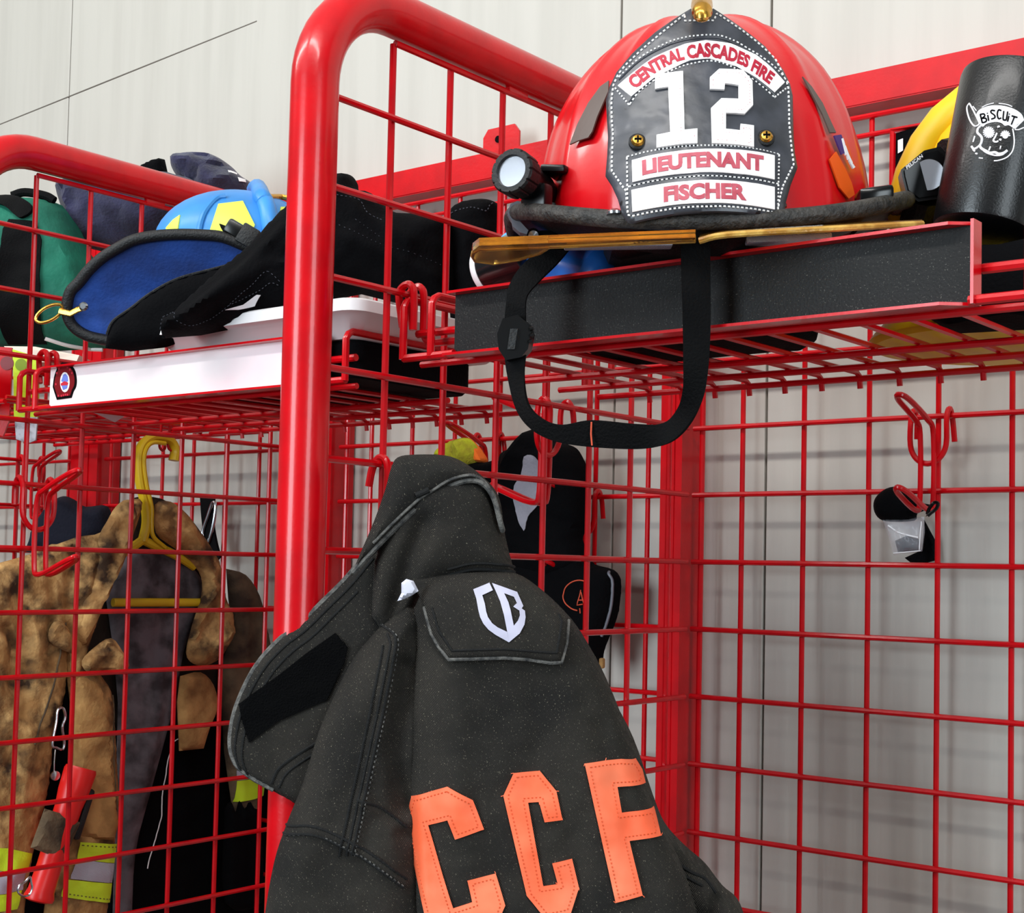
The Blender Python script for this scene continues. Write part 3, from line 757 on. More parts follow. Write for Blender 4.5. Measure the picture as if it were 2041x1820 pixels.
def mug_patch(pts, up, th=.0003):
    Vp, Fp = cdt([zp(*p) for p in pts], 4); fr = [mug_hit(*p, up) for p in Vp]; nn = (CAM-mb).normalized()
    Fp = [f if (fr[f[1]]-fr[f[0]]).cross(fr[f[2]]-fr[f[0]]).dot(nn) > 0 else tuple(reversed(f)) for f in Fp]
    return solid2(fr, [p-nn*th for p in fr], Fp)
art = mug_patch(crv([(330, 560), (345, 520), (380, 490), (440, 465), (510, 455), (590, 458), (670, 475), (740, 505), (790, 545), (812, 590)], 3)+crv([(800, 610), (770, 630), (740, 655), (725, 690), (700, 680), (660, 655), (620, 660), (590, 635), (540, 622), (480, 628), (430, 645), (400, 670), (375, 650), (350, 610)], 3), .0004)
for pts, r in (([(262, 435), (240, 470), (242, 520), (262, 590), (290, 640), (320, 665), (350, 655), (362, 630), (330, 560), (300, 500), (275, 455), (262, 435)], .0006),
               ([(380, 660), (350, 690), (345, 730), (375, 760), (390, 790), (380, 840), (350, 875), (310, 895), (285, 870)], .0009), ([(300, 900), (320, 920)], .0007), ([(325, 940), (345, 945)], .0007),
               ([(318, 765), (300, 825)], .0006), ([(370, 865), (385, 890), (430, 915), (470, 935), (520, 930), (560, 945), (610, 935), (645, 910)], .0010), ([(385, 895), (440, 935), (520, 960), (590, 955), (640, 920)], .0006),
               ([(540, 735), (525, 770), (505, 810), (530, 825), (555, 815)], .0007), ([(570, 810), (580, 795)], .0009), ([(475, 870), (460, 910)], .0006), ([(700, 690), (712, 760), (715, 840), (695, 920), (640, 980), (560, 1010), (510, 1015)], .0005),
               ([(360, 985), (400, 990)], .0005), ([(555, 665), (560, 680)], .0010), ([(390, 475), (440, 450), (510, 432)], .0004), ([(560, 436), (640, 446), (695, 468)], .0004), ([(300, 465), (335, 510)], .0004),
               ([(570, 880), (582, 882)], .0014), ([(720, 700), (760, 700), (812, 680)], .0005), ([(720, 690), (812, 600)], .0005)):
    art = join(art, mug_tube(pts, r))
for cx, cy, R0, R1, k in ((460, 728, 32, 58, 16), (625, 760, 30, 50, 14)):
    art = join(art, mug_patch([(cx+R0*math.cos(2*math.pi*i/20), cy+R0*math.sin(2*math.pi*i/20)) for i in range(20)], .0004))
    for i in range(k):
        a = 2*math.pi*i/k
        if cx > 600 and .3 < a < 2.8: continue
        art = join(art, mug_tube([(cx+R0*.8*math.cos(a), cy+R0*.8*math.sin(a)), (cx+R1*math.cos(a), cy+R1*math.sin(a))], .00055))
pa = build('printed_face', art, 'print', mug, True, 'white printed cartoon face')
let = ([], [])
L_ = {'B': [[(0, 0), (0, 1)], [(0, 0), (.8, .05), (.9, .3), (.2, .48)], [(.2, .5), (1, .6), (.9, .95), (0, 1)]], 'i': [[(.5, .35), (.5, 1)], [(.5, .1), (.5, .16)]], 'S': [[(1, .1), (.3, 0), (.1, .25), (.8, .6), (.8, .9), (0, 1)]],
      'C': [[(1, .08), (.3, 0), (0, .5), (.3, 1), (1, .92)]], 'U': [[(0, 0), (.1, .9), (.5, 1), (.9, .9), (1, 0)]], 'T': [[(0, .05), (1, 0)], [(.5, 0), (.45, 1)]]}
xs = [(372, 545, 45, -14), (430, 525, 26, -10), (474, 505, 46, -6), (545, 500, 40, 0), (610, 512, 40, 8), (655, 528, 30, 14), (690, 555, 62, 20)]
for ch, (x, y, wd, rot) in zip('BiSCUiT', xs):
    cs, sn = math.cos(math.radians(rot)), math.sin(math.radians(rot))
    for line in L_[ch]:
        let = join(let, mug_tube([(x+wd*a*cs-88*b*sn, y+wd*a*sn+88*b*cs) for a, b in line], .00055, up=.0008))
build('printed_word', let, 'black', mug, True, 'black hand-drawn word')
# soft black pouch that carries the tumbler
pc = Vector((mb.x, mb.y, 0))
V, F = [], []
for j, (k, z) in enumerate(((.80, 1.5275), (1.0, 1.534), (1.05, 1.555), (1.0, 1.574), (.86, 1.5825))):
    for i in range(40):
        a = 2*math.pi*i/40; sg = lambda v: math.copysign(abs(v)**.6, v)
        V.append(pc+Vector((.006+.050*k*sg(math.cos(a)), .012+.036*k*sg(math.sin(a)), z+.002*math.sin(4*a+j))))
for j in range(4):
    for i in range(40): F.append((j*40+i, j*40+(i+1) % 40, (j+1)*40+(i+1) % 40, (j+1)*40+i))
F.append(tuple(reversed(range(40)))); F.append(tuple(4*40+i for i in range(40)))
tag(build('soft_pouch', (V, F), 'black'), 'black soft pouch lying under the black tumbler', 'pouch')
yc = deep(2008, 405, 1.20)
yh = thing('yellow_helmet', 'yellow helmet with a black head torch behind the black tumbler', 'helmet', (yc.x, yc.y, 1.527))
yb = Vector((yc.x, yc.y, 1.5275))
build('shell', lathe([(r_*.94, z_*.92) for r_, z_ in ((.0, .0), (.104, .0), (.116, .002), (.120, .007), (.115, .014), (.101, .03), (.0985, .07), (.097, .11), (.090, .15), (.077, .185), (.056, .212), (.03, .227), (0, .231))], yb, (0, 0, 1), 56), 'yellow', yh)
cr = [yb + FACE*0 + Vector((-SIDE.x*.096*math.cos(a), -SIDE.y*.096*math.cos(a), .083+.134*math.sin(a))) - FACE*-.02 for a in [math.pi*k/14 for k in range(15)]]
build('crest', tube([tuple(p) for p in cr], [.006]+[.013]*13+[.006], 12), 'yellow', yh)
lc = deep(1846, 350, 1.165); la = (FACE*.97-SIDE*.18-Vector((0, 0, .1))).normalized(); uu, vv, ww = frame_from(la)
octo = [(1796, 338), (1842, 300), (1874, 292), (1892, 312), (1890, 362), (1870, 396), (1830, 402), (1806, 384), (1798, 352)]
o = build('lamp_housing', prism([deep(x, y, 1.125) for x, y in octo], -la, .035), 'blackplastic', yh, False, 'black octagonal head torch')
inn = [(1844+(x-1844)*.86, 350+(y-350)*.86) for x, y in octo]
build('lamp_face', prism([deep(x, y, 1.1245) for x, y in inn], la, .0012), 'blackgloss', o, False)
build('lamp_reflector', lathe([(.012, .0035), (.0125, .0022), (.0095, .0008), (.006, .0022), (.003, .003), (0, .0032)], deep(1850, 350, 1.126), la, 32), 'chrome', o)
Vt, Ft = glyphs('PELICAN', .02); qm = quadmap((1805, 331), (1837, 307), (1840, 313), (1808, 338))
vf = ([deep(*qm(u_, v_), 1.1232) for u_, v_ in Vt], Ft); build('lamp_lettering', vf, 'print', o, False)
build('lamp_stem', tube([deep(1838, 398, 1.14), deep(1826, 440, 1.15), deep(1822, 470, 1.16)], .013, 10), 'rubber', o)
build('lamp_band', tube([deep(1882, 300, 1.14), deep(1925, 290, 1.15)], .009, 10), 'rubber', o)
bt = [yb + Vector((.0955*math.cos(a), .0955*math.sin(a), .072)) for a in [2*math.pi*k/40 for k in range(40)]]
build('head_band', tube(bt, .008, 8, True, flat=.35), 'strap', yh)
# card pouch with a red rim behind the yellow helmet
cp = thing('card_pouch', 'black card pouch with red rim half hidden behind the yellow helmet', 'pouch', at(1800, 300, y=-.013))
pts = [at(x, y, y=-.013) for x, y in ((1780, 262), (1880, 240), (1880, 372), (1778, 390))]
build('rim', tube(pts, .004, 8, True), RED, cp, label='red wire rim')
build('card', prism(pts, (0, 1, 0), .006), 'black', cp, False)
build('card_print', prism([at(x, y, y=-.0145) for x, y in ((1790, 280), (1800, 276), (1800, 300), (1790, 306))], (0, -1, 0), .0006), 'print', cp, False)
# ================================================================ charcoal coat hung by its collar
CN = (FACE + Vector((0, 0, .05))).normalized()
CP = deep(900, 1400, 1.125)
def L_(off): return CP + CN*off
coat = thing('fire_coat', 'charcoal fire coat with orange CCF lettering hung by its collar', 'coat', deep(900, 1860, 1.12))
def sh(outline, off, H, R, **k): return Sheet(outline, point=L_(off), normal=CN, H=H, R=R, **k)
NZ = (.0016, 70)
# collar lining swung out to the left
A_ = sh(crv([(800, 985), (775, 1030), (735, 1095), (690, 1150), (645, 1195), (600, 1238), (560, 1268), (520, 1310), (490, 1358), (465, 1420), (456, 1480), (468, 1525), (500, 1552), (550, 1580), (600, 1610)], 4)
         + [(650, 1560), (720, 1360), (790, 1250), (840, 1180), (850, 1040)], -.022, .010, 26, back=.2, nz=(.0012, 60), step=8, seed=1)
A = A_.build('collar_lining', 'denim', coat, 'collar turned out on its left side')
edge_l = [(735, 1100), (690, 1154), (645, 1199), (600, 1243), (561, 1273), (523, 1313), (494, 1360), (470, 1420), (461, 1480), (473, 1521), (503, 1547), (548, 1573)]
ins = lambda l, dx, dy: [(x+dx, y+dy) for x, y in l]
build('edge_seam', join(A_.ridge(ins(edge_l, 12, 14)[:11], .0011, .0002), A_.ridge(ins(edge_l, 26, 26)[1:10], .0010, .0002),
      A_.ridge([(545, 1560), (560, 1530), (600, 1500), (650, 1470), (700, 1440)], .0013, .0002), A_.ridge([(560, 1568), (575, 1540), (612, 1512), (660, 1484)], .0011, .0002)), 'denimdark', A)
build('edge_binding', A_.ridge(edge_l, .0022, -.001), 'denimedge', A)
build('velcro_strip', A_.decal([(481, 1402), (520, 1374), (562, 1344), (615, 1302), (672, 1262), (697, 1290), (690, 1320), (656, 1394), (610, 1414), (560, 1436), (502, 1478), (490, 1440)], .0022, .002, 7), 'velcro', A, True, 'black velcro strip')
# right sleeve behind
E_ = sh(crv([(1215, 1380), (1262, 1470), (1300, 1580), (1325, 1640), (1365, 1685), (1405, 1720), (1440, 1765), (1470, 1792), (1487, 1840), (1500, 1920), (1500, 2080)], 4)+[(1330, 2080), (1300, 1900), (1220, 1600)], -.03, .03, 60, back=.3, nz=(.004, 60), step=9, seed=2,
        folds=[([(1420, 1790), (1400, 1850)], -.008, 14), ([(1340, 1700), (1380, 1820)], -.006, 16)])
E0 = E_.build('sleeve', 'denim', coat)
build('sleeve_seam', join(E_.ridge([(1335, 1708), (1370, 1728), (1398, 1742), (1420, 1770)], .0015, .0002), E_.ridge([(1330, 1722), (1366, 1740), (1392, 1754)], .0013, .0002)), 'denimdark', E0)
# left sleeve
D_ = sh(crv([(815, 1205), (775, 1232), (730, 1280), (700, 1320), (665, 1390), (635, 1460), (604, 1560), (572, 1640), (546, 1720), (526, 1840), (520, 1960), (530, 2080)], 4)+[(840, 2080), (850, 1820), (850, 1500), (850, 1230)], -.008, .036, 85, back=.3, nz=(.003, 90), step=8, seed=3,
        folds=[([(800, 1270), (797, 1300), (778, 1400), (748, 1540), (716, 1690)], .003, 13), ([(570, 1648), (640, 1645), (700, 1668), (760, 1702), (815, 1748)], .003, 12), ([(770, 1620), (815, 1655)], -.006, 16),
               ([(815, 1330), (800, 1480), (812, 1600)], -.012, 20), ([(735, 1590), (790, 1640)], .005, 14), ([(700, 1720), (815, 1790)], -.003, 30)])
D0 = D_.build('sleeve', 'denim', coat)
s1 = [(748, 1238), (790, 1262), (797, 1282), (793, 1310), (776, 1400), (746, 1540), (714, 1690)]
seams = [s1, ins(s1, -11, 2)[1:], ins(s1, -26, 4)[2:], [(575, 1640), (640, 1636), (702, 1660), (762, 1694), (818, 1740)], [(570, 1656), (638, 1652), (698, 1676), (756, 1710), (812, 1756)], [(724, 1583), (768, 1600), (818, 1640)]]
build('sleeve_seam', join(*[D_.ridge(l, .0011, .0004) for l in seams]), 'denimdark', D0)
build('sleeve_stitching', join(*[D_.stitches(ins(l, 5, 1), 5, 3, .0006, .0006) for l in (seams[0], seams[4])]), 'denimedge', D0)
# back panel
C_ = sh(crv([(822, 1220), (848, 1170), (890, 1150), (950, 1138), (1026, 1142), (1085, 1180), (1140, 1235), (1176, 1290), (1205, 1345), (1240, 1430), (1272, 1530), (1310, 1622), (1350, 1705), (1385, 1800), (1410, 1930), (1420, 2080)], 4)+[(835, 2080), (826, 1820), (814, 1600), (818, 1420), (826, 1300)], -.002, .040, 120, back=.25, nz=(.003, 110), step=8, seed=4,
        folds=[([(1060, 1330), (1075, 1440), (1060, 1560)], -.004, 34), ([(920, 1330), (905, 1500), (930, 1700)], .003, 40), ([(1200, 1450), (1240, 1600), (1290, 1800)], -.004, 26), ([(835, 1300), (838, 1560), (850, 1820)], .006, 14), ([(1140, 1660), (1160, 1800)], -.003, 24)])
C0 = C_.build('back_panel', 'denim', coat)
def z3(x, y): return (800+x/3.7796, 1480+y/3.7796)
LC1 = [(370, 290), (555, 390), (635, 600), (425, 675), (370, 535), (225, 580), (335, 950), (410, 1180), (550, 1130), (515, 975), (720, 925), (790, 1150), (730, 1285), (650, 1390), (320, 1490), (235, 1400), (30, 590), (90, 385)]
LC2 = [(850, 195), (1040, 180), (1160, 325), (1205, 535), (1075, 550), (1035, 405), (955, 410), (1065, 1015), (1170, 1000), (1130, 850), (1275, 820), (1325, 1030), (1265, 1210), (1080, 1245), (945, 1080), (775, 360)]
LF = [(1365, 125), (1520, 108), (1640, 103), (1765, 118), (1815, 200), (1840, 300), (1610, 305), (1640, 490), (1900, 475), (1940, 675), (1695, 695), (1790, 1090), (1590, 1135)]
def inset(poly, d):
    P_ = [np.array(p, float) for p in poly]; m = len(P_); out = []
    ar = sum(P_[i][0]*P_[(i+1) % m][1]-P_[(i+1) % m][0]*P_[i][1] for i in range(m)); sg = 1 if ar > 0 else -1
    for i in range(m):
        a = P_[i]-P_[i-1]; b = P_[(i+1) % m]-P_[i]; a /= np.linalg.norm(a); b /= np.linalg.norm(b)
        na, nb = sg*np.array([-a[1], a[0]]), sg*np.array([-b[1], b[0]]); k = na+nb; k /= max(.5, k.dot(k)/2)
        out.append(tuple(P_[i]+k*d))
    return out
for nm, poly in (('letter_c', LC1), ('letter_c', LC2), ('letter_f', LF)):
    pp = [z3(*p) for p in poly]
    LS = C_.stitches(inset(pp, 8.5), 3.5, 2, .00045, .0024, smooth=False, closed=True)
    fr = ([], [])
    rnd = random.Random(len(poly))
    for p in pp:
        for k in range(rnd.choice((0, 1, 1))):
            a = rnd.uniform(0, 6.28); q = (p[0]+5*math.cos(a), p[1]+5*math.sin(a)); fr = join(fr, tube(C_.lift([p, q], .0020), .0003, 4))
    o = build(nm, join(C_.decal(pp, .0022, .0015, 8), fr), 'peach', C0, True, 'fluorescent orange sewn letter')
    build('letter_stitching', LS, 'peachthread', o)
# neck and the folded-over collar top
B_ = sh(crv([(800, 960), (850, 935), (900, 930), (945, 940), (985, 975), (1000, 1035), (1012, 1090), (1027, 1146)], 4)+[(950, 1150), (890, 1162), (840, 1185), (815, 1230), (770, 1270), (740, 1230), (745, 1120), (770, 1040)], -.014, .034, 85, back=.4, nz=NZ, step=8, seed=5,
        folds=[([(850, 1050), (805, 1160), (780, 1250)], -.014, 22)])
B0 = B_.build('collar', 'denim', coat)
seam = [(818, 1226), (850, 1172), (895, 1152), (950, 1140), (1025, 1144)]
build('neck_seam', join(B_.ridge(ins(seam[2:], 0, -14), .0012, .0003), B_.ridge(ins(seam[2:], 0, -3), .0016, .0006)), 'denimdark', B0)
G_ = sh(crv([(700, 1148), (716, 1108), (745, 1040), (768, 975), (778, 938), (792, 912), (830, 906), (888, 908), (925, 922), (962, 950), (992, 985), (1002, 1030), (1003, 1060)], 4)+[(994, 1040), (983, 1000), (968, 978), (945, 966), (905, 974), (868, 996), (835, 1018), (790, 1060), (750, 1100)], .006, .018, 50, back=.6, nz=NZ, step=7, seed=6)
G0 = G_.build('collar_fold', 'denim', coat)
fe = [(704, 1142), (750, 1094), (790, 1054), (835, 1012), (868, 990), (905, 968), (945, 960), (970, 972), (986, 998), (997, 1040), (1002, 1058)]
build('frayed_edge', join(G_.ridge(fe, .0022, .0002), G_.ridge(ins(fe[1:9], -3, -9), .0012, .0006)), 'denimedge', G0)
build('collar_tab', tube(G_.lift([(832, 992), (846, 986), (858, 980)], .001), .0024, 8), 'denimdark', G0)
# flap with the silver crest
flap = [(812, 1157), (826, 1152), (850, 1150), (895, 1146), (950, 1143), (1028, 1146), (1070, 1172), (1106, 1203), (1128, 1224), (1133, 1236), (1128, 1280), (1117, 1320), (1095, 1321), (1050, 1314), (1008, 1311), (950, 1313), (901, 1314), (882, 1290), (866, 1262), (858, 1235), (851, 1210), (840, 1190), (828, 1176)]
F_ = sh(flap, -.002, .005, 12, back=0, th=.003, step=7, hf=lambda P_: C_.h(P_)*.9 + .008, seed=7)
F0 = F_.build('shoulder_flap', 'denim', coat, 'flap carrying a silver crest')
hem = [(851, 1212), (858, 1237), (866, 1264), (882, 1291), (901, 1313), (950, 1312), (1008, 1310), (1050, 1313), (1095, 1320), (1117, 1319), (1128, 1280), (1132, 1237)]
build('flap_edge', F_.ridge(hem, .0014, .0002, smooth=False), 'denimedge', F0)
build('flap_seam', join(F_.ridge([(868, 1214), (882, 1258), (908, 1296), (1008, 1293), (1095, 1300), (1108, 1300)], .0010, .0002, smooth=False), F_.ridge([(1108, 1300), (1118, 1240), (1112, 1225)], .0010, .0002, smooth=False)), 'denimdark', F0)
tongue = sh([(792, 1198), (800, 1182), (800, 1162), (810, 1154), (824, 1158), (834, 1178), (822, 1186), (806, 1194)], .035, .003, 8, back=0, step=5)
build('flap_lining', tongue.mesh(), 'lining', F0, True, 'pale lining at the curled corner')
def z4(x, y): return (920+x/11.375, 1140+y/11.375)
K1 = [(310, 435), (660, 285), (740, 455), (510, 565), (570, 760), (600, 930), (640, 1050), (730, 1180), (850, 1270), (1055, 1368), (1095, 1595), (800, 1430), (650, 1320), (540, 1190), (470, 1050), (430, 900), (380, 640)]
K2 = [(715, 290), (985, 520), (1080, 720), (1130, 900), (1200, 1235), (1095, 1595), (1058, 1370), (985, 1000), (900, 700), (800, 470)]
K3 = [(715, 290), (1270, 490), (1405, 800), (1370, 855), (1440, 905), (1455, 1050), (1430, 1210), (1330, 1400), (1095, 1595), (1200, 1235), (1290, 1120), (1330, 1010), (1320, 905), (1185, 815), (1265, 740), (1200, 600), (985, 520)]
build('silver_crest', join(*[F_.decal([z4(*p) for p in k], .0012, .0008, 5) for k in (K1, K2, K3)]), 'silverprint', F0, True, 'silver shield crest of two joined letters')
# ================================================================ double wire hooks
def apparel_hook(o, U, O, label, group=None, s=1.0):
    o, U, O, Z = Vector(o), Vector(U), Vector(O), Vector((0, 0, 1))
    t = thing('apparel_hook', label, 'hook', o-Z*.09*s, group)
    q = lambda l: [tuple(o+(U*a+O*b+Z*c)*s) for a, b, c in l]
    lp = [(-.019, -.0075, -.022), (-.019, -.0072, -.002), (-.019, 0, .0072), (-.019, .0075, -.002), (-.019, .0085, -.03), (-.012, .009, -.044), (0, .009, -.049), (.012, .009, -.044), (.019, .0085, -.03), (.019, .0075, -.002), (.019, 0, .0072), (.019, -.0072, -.002), (.021, -.0085, -.026)]
    build('loop', tube(crv(q(lp), 4), .0030*s, 8), RED, t)
    pr = [(-.006, .014, -.085), (-.006, .0145, -.02), (-.0055, .028, -.006), (-.005, .07, .010), (0, .081, .014), (.006, .07, .010), (.0075, .028, -.006), (.008, .0145, -.02), (.008, .014, -.085), (.0075, .024, -.097), (.006, .07, -.082), (0, .081, -.077), (-.005, .07, -.082), (-.006, .024, -.097)]
    build('prong', tube(crv(q(pr), 4, True), .0029*s, 8, True), RED, t)
    return t
apparel_hook((.287, -.003, 1.5), (1, 0, 0), (0, -1, 0), 'red double wire hook on the wall grid holding a clear bag')
chk = thing('coat_hook', 'red wire hook over the mesh behind the collar of the charcoal coat', 'hook', at(770, 1040, x=.012))
build('hook_wire', tube(crv([tuple(at(735, 970, x=-.010)), tuple(at(741, 938, x=-.008)), tuple(at(750, 918, x=-.003)), tuple(at(762, 912, x=.004)), tuple(at(772, 926, x=.0105)), tuple(at(772, 975, x=.012)), tuple(at(770, 1030, x=.016)), tuple(at(778, 1050, x=.03)), tuple(at(790, 1030, x=.045))], 5), .0034, 10), RED, chk)
apparel_hook((-.004, -.256, 1.5), (0, 1, 0), (-1, 0, 0), 'red double wire hook on the divider seen inside the chin strap loop')
apparel_hook((-.655, -.428, 1.4238), (0, 1, 0), (1, 0, 0), 'red double wire hook on the divider at left beside the tan coat', s=1.1)
# ================================================================ things on the left shelf
def ellipsoid(c, ax, rad, n=48, m=24, cut=None):
    V, F = [], []
    for j in range(m+1):
        th = -math.pi/2+math.pi*j/m
        for i in range(n):
            ph = 2*math.pi*i/n; V.append(Vector(c)+ax[0]*rad[0]*math.cos(th)*math.cos(ph)+ax[1]*rad[1]*math.cos(th)*math.sin(ph)+ax[2]*rad[2]*math.sin(th))
    for j in range(m):
        for i in range(n): F.append((j*n+i, j*n+(i+1) % n, (j+1)*n+(i+1) % n, (j+1)*n+i))
    return V, F
def ell_hit(c, ax, rad, px, py, k=1.0):
    q = lambda v: Vector((v.dot(ax[0])/rad[0]/k, v.dot(ax[1])/rad[1]/k, v.dot(ax[2])/rad[2]/k))
    O, D = q(CAM-Vector(c)), q(ray(px, py)); a = D.dot(D); b = 2*O.dot(D); cc = O.dot(O)-1
    return CAM+ray(px, py)*((-b-math.sqrt(max(b*b-4*a*cc, 0)))/(2*a))
Zv = Vector((0, 0, 1))
bc = deep(478, 500, 1.67); bax = (SIDE, FACE, Zv); brad = (.098, .10, .0675)
bh = thing('blue_helmet', 'blue fire helmet with lime panels tipped over on the left shelf', 'helmet', Vector((bc.x, bc.y, 1.52)))
build('shell', ellipsoid(bc, bax, brad), 'skyblue', bh)
def blue_patch(poly, k):
    Vp, Fp = cdt(poly, 9); fr = [ell_hit(bc, bax, brad, p[0], p[1], k) for p in Vp]
    Fp = [f if (fr[f[1]]-fr[f[0]]).cross(fr[f[2]]-fr[f[0]]).dot(FACE) > 0 else tuple(reversed(f)) for f in Fp]
    return solid2(fr, [p-(p-bc)*.02 for p in fr], Fp)
build('lime_panel', blue_patch([(435, 406), (484, 400), (508, 448), (500, 470), (417, 462)], 1.012), 'limepaint', bh, True, 'lime reflective panel')
build('lime_panel', blue_patch([(330, 454), (344, 438), (358, 428), (353, 462), (332, 464)], 1.012), 'limepaint', bh, True, 'lime reflective panel')
build('lime_panel', blue_patch([(560, 412), (574, 412), (576, 430), (558, 428)], 1.012), 'limepaint', bh, True, 'lime reflective panel')
rg = [ell_hit(bc, bax, brad, x, y, 1.03) for x, y in ((541, 470), (538, 445), (534, 420), (528, 402), (522, 392))] + [deep(514, 374, 1.69), deep(508, 378, 1.74)]
build('crown_ridge', tube(crv([tuple(p) for p in rg], 4), .010, 12), 'skyblue', bh)
build('crown_ridge', tube(crv([tuple(ell_hit(bc, bax, brad, x, y, 1.005)) for x, y in ((396, 470), (400, 445), (410, 420), (432, 396), (450, 392))], 4), .0035, 8), 'skyblue', bh)
build('braid', tube([ell_hit(bc, bax, brad, x, y, 1.01) for x, y in ((535, 392), (560, 392), (590, 398))], .0032, 8), 'brass', bh, label='gold braid')
rim_o = [(500, 488), (446, 466), (400, 461), (357, 460), (310, 463), (268, 471), (232, 487), (200, 507), (174, 531), (154, 556), (138, 583), (131, 606), (131, 630), (143, 654), (171, 672), (214, 682)]
hid = [(300, 690), (420, 640), (520, 560)]
BN = (FACE*.95-Zv*.3)
BR = Sheet(crv(rim_o, 4)+hid, point=deep(320, 570, 1.545), normal=BN, H=.003, R=40, back=.2, step=12, nz=(0, 50),
           hf=lambda P_: -.02*np.clip((seg_dist(P_, crv(rim_o, 4), False))/150, 0, 1))
br = BR.build('brim', 'royal', bh, 'dark blue felt underside of the brim')
build('edge_trim', tube([BR.base(x, y)+BN*.001 for x, y in crv([(x+(4 if x < 250 else 0), y+(7 if y < 560 else -3)) for x, y in rim_o], 5)], .0062, 12), 'rubber', bh, label='black edging')
FL = Sheet(crv([(210, 694), (214, 668), (226, 640), (262, 614), (300, 584), (357, 554), (430, 534), (500, 516)], 4)+[(560, 500), (580, 600), (450, 650), (330, 692), (260, 700)], point=deep(320, 640, 1.525), normal=FACE, H=.016, R=50, back=.4, step=11, nz=(.003, 60))
fl = FL.build('ear_flap', 'black', bh, 'black ear flap hanging from the helmet')
build('flap_edge', FL.ridge([(216, 668), (229, 642), (264, 617), (302, 588), (358, 558), (431, 538), (498, 520)], .0015, .0005), 'rubber', fl)
u = (deep(510, 480, 1.5)-deep(460, 450, 1.5)).normalized(); v = Zv*.75+SIDE*.5; v = (v-u*v.dot(u)).normalized()
bk = build('buckle', box(deep(468, 456, 1.53), (.020, .016, .008), (u, v, u.cross(v)), .003), 'blackplastic', bh)
build('buckle', box(deep(494, 470, 1.525), (.020, .022, .006), (u, v, u.cross(v)), .002), 'rubber', bh)
build('chin_strap', ribbon([deep(438, 446, 1.54), deep(470, 458, 1.535), (deep(520, 480, 1.53))], [deep(446, 462, 1.54), deep(474, 482, 1.535), deep(505, 510, 1.53)], .003), 'strap', bh)
ring = [deep(98+26*math.cos(a)-6*math.sin(a), 625+17*math.sin(a)-10*math.cos(a)*.7, 1.545) for a in [2*math.pi*k/28 for k in range(28)]]
rg0 = build('face_shield_ring', tube(ring, .0017, 8, True), 'brass', bh, label='brass ring hanging off the brim')
build('ring_strap', tube([deep(118, 620, 1.544), deep(140, 625, 1.542), deep(155, 617, 1.54), deep(170, 612, 1.538)], .0035, 8, flat=.4), 'brass', bh)
build('ring_bolt', lathe([(.005, 0), (.005, .003), (.003, .005), (0, .005)], deep(168, 612, 1.536), FACE, 14), 'steel', bh)
# white tray under the clothes
def loft(rects, n=8, rad=.02):
    V, F = [], []; m = 4*n
    for (x0, x1, y0, y1, z, r) in rects:
        for cx_, cy_, a0 in ((x1-r, y1-r, 0), (x0+r, y1-r, 90), (x0+r, y0+r, 180), (x1-r, y0+r, 270)):
            for k in range(n):
                a = math.radians(a0+90*k/(n-1)); V.append(Vector((cx_+r*math.cos(a), cy_+r*math.sin(a), z)))
    for j in range(len(rects)-1):
        for k in range(m): F.append((j*m+k, j*m+(k+1) % m, (j+1)*m+(k+1) % m, (j+1)*m+k))
    F.append(tuple(reversed(range(m)))); F.append(tuple((len(rects)-1)*m+k for k in range(m)))
    return V, F
tr = loft([(-.385, -.110, -.435, -.23, 1.5545, .015), (-.400, -.090, -.455, -.21, 1.572, .018), (-.408, -.080, -.468, -.20, 1.5745, .02), (-.408, -.080, -.468, -.20, 1.585, .02), (-.405, -.083, -.465, -.203, 1.587, .02), (-.392, -.098, -.447, -.216, 1.584, .016), (-.382, -.112, -.43, -.235, 1.558, .012)])
tag(build('flat_case', loft([(-.38, -.115, -.43, -.265, 1.5165, .012), (-.385, -.11, -.435, -.26, 1.522, .015), (-.385, -.11, -.435, -.26, 1.549, .015), (-.38, -.115, -.43, -.265, 1.554, .012)]), 'black'), 'flat black case under the white tray on the left shelf', 'case')
tag(build('white_tray', tr, 'white'), 'white plastic tray under the black clothes on the left shelf', 'tray')
# folded black trousers
TR = thing('folded_trousers', 'black folded trousers with pale seam stitching heaped on the white tray', 'clothes', deep(560, 660, 1.46))
T1 = Sheet(crv([(322, 674), (328, 636), (345, 626), (400, 575), (450, 530), (500, 490), (545, 440), (575, 412), (610, 392), (650, 372), (664, 360), (671, 350), (687, 346), (703, 352), (713, 367), (716, 381), (736, 384), (747, 391), (770, 412), (790, 424), (836, 427), (880, 431), (905, 450)], 3)+[(912, 560), (905, 612), (800, 606), (720, 586), (650, 600), (590, 640), (480, 652), (400, 668)],
           point=deep(620, 540, 1.46), normal=FACE, H=.05, R=90, back=.7, step=9, nz=(.006, 70), seed=11,
           folds=[([(400, 640), (500, 560), (580, 480)], .010, 14), ([(460, 620), (540, 560), (600, 500)], .008, 10), ([(430, 640), (520, 575), (590, 520)], -.008, 9), ([(380, 650), (480, 600), (560, 545), (620, 560)], .008, 12), ([(680, 400), (740, 450), (820, 500)], .006, 14), ([(660, 470), (760, 520), (880, 570)], .005, 12)])
tp = T1.build('cloth', 'black', TR)
for l in ([(328, 662), (335, 636), (360, 632), (368, 650), (400, 657), (460, 630), (520, 590), (548, 564), (560, 567), (574, 580)], [(470, 624), (530, 600), (556, 584), (574, 588)], [(668, 406), (690, 414), (725, 418), (742, 445), (770, 459)]): build('seam_stitching', T1.stitches(l, 4, 2, .0004, .0005), 'greythread', tp)
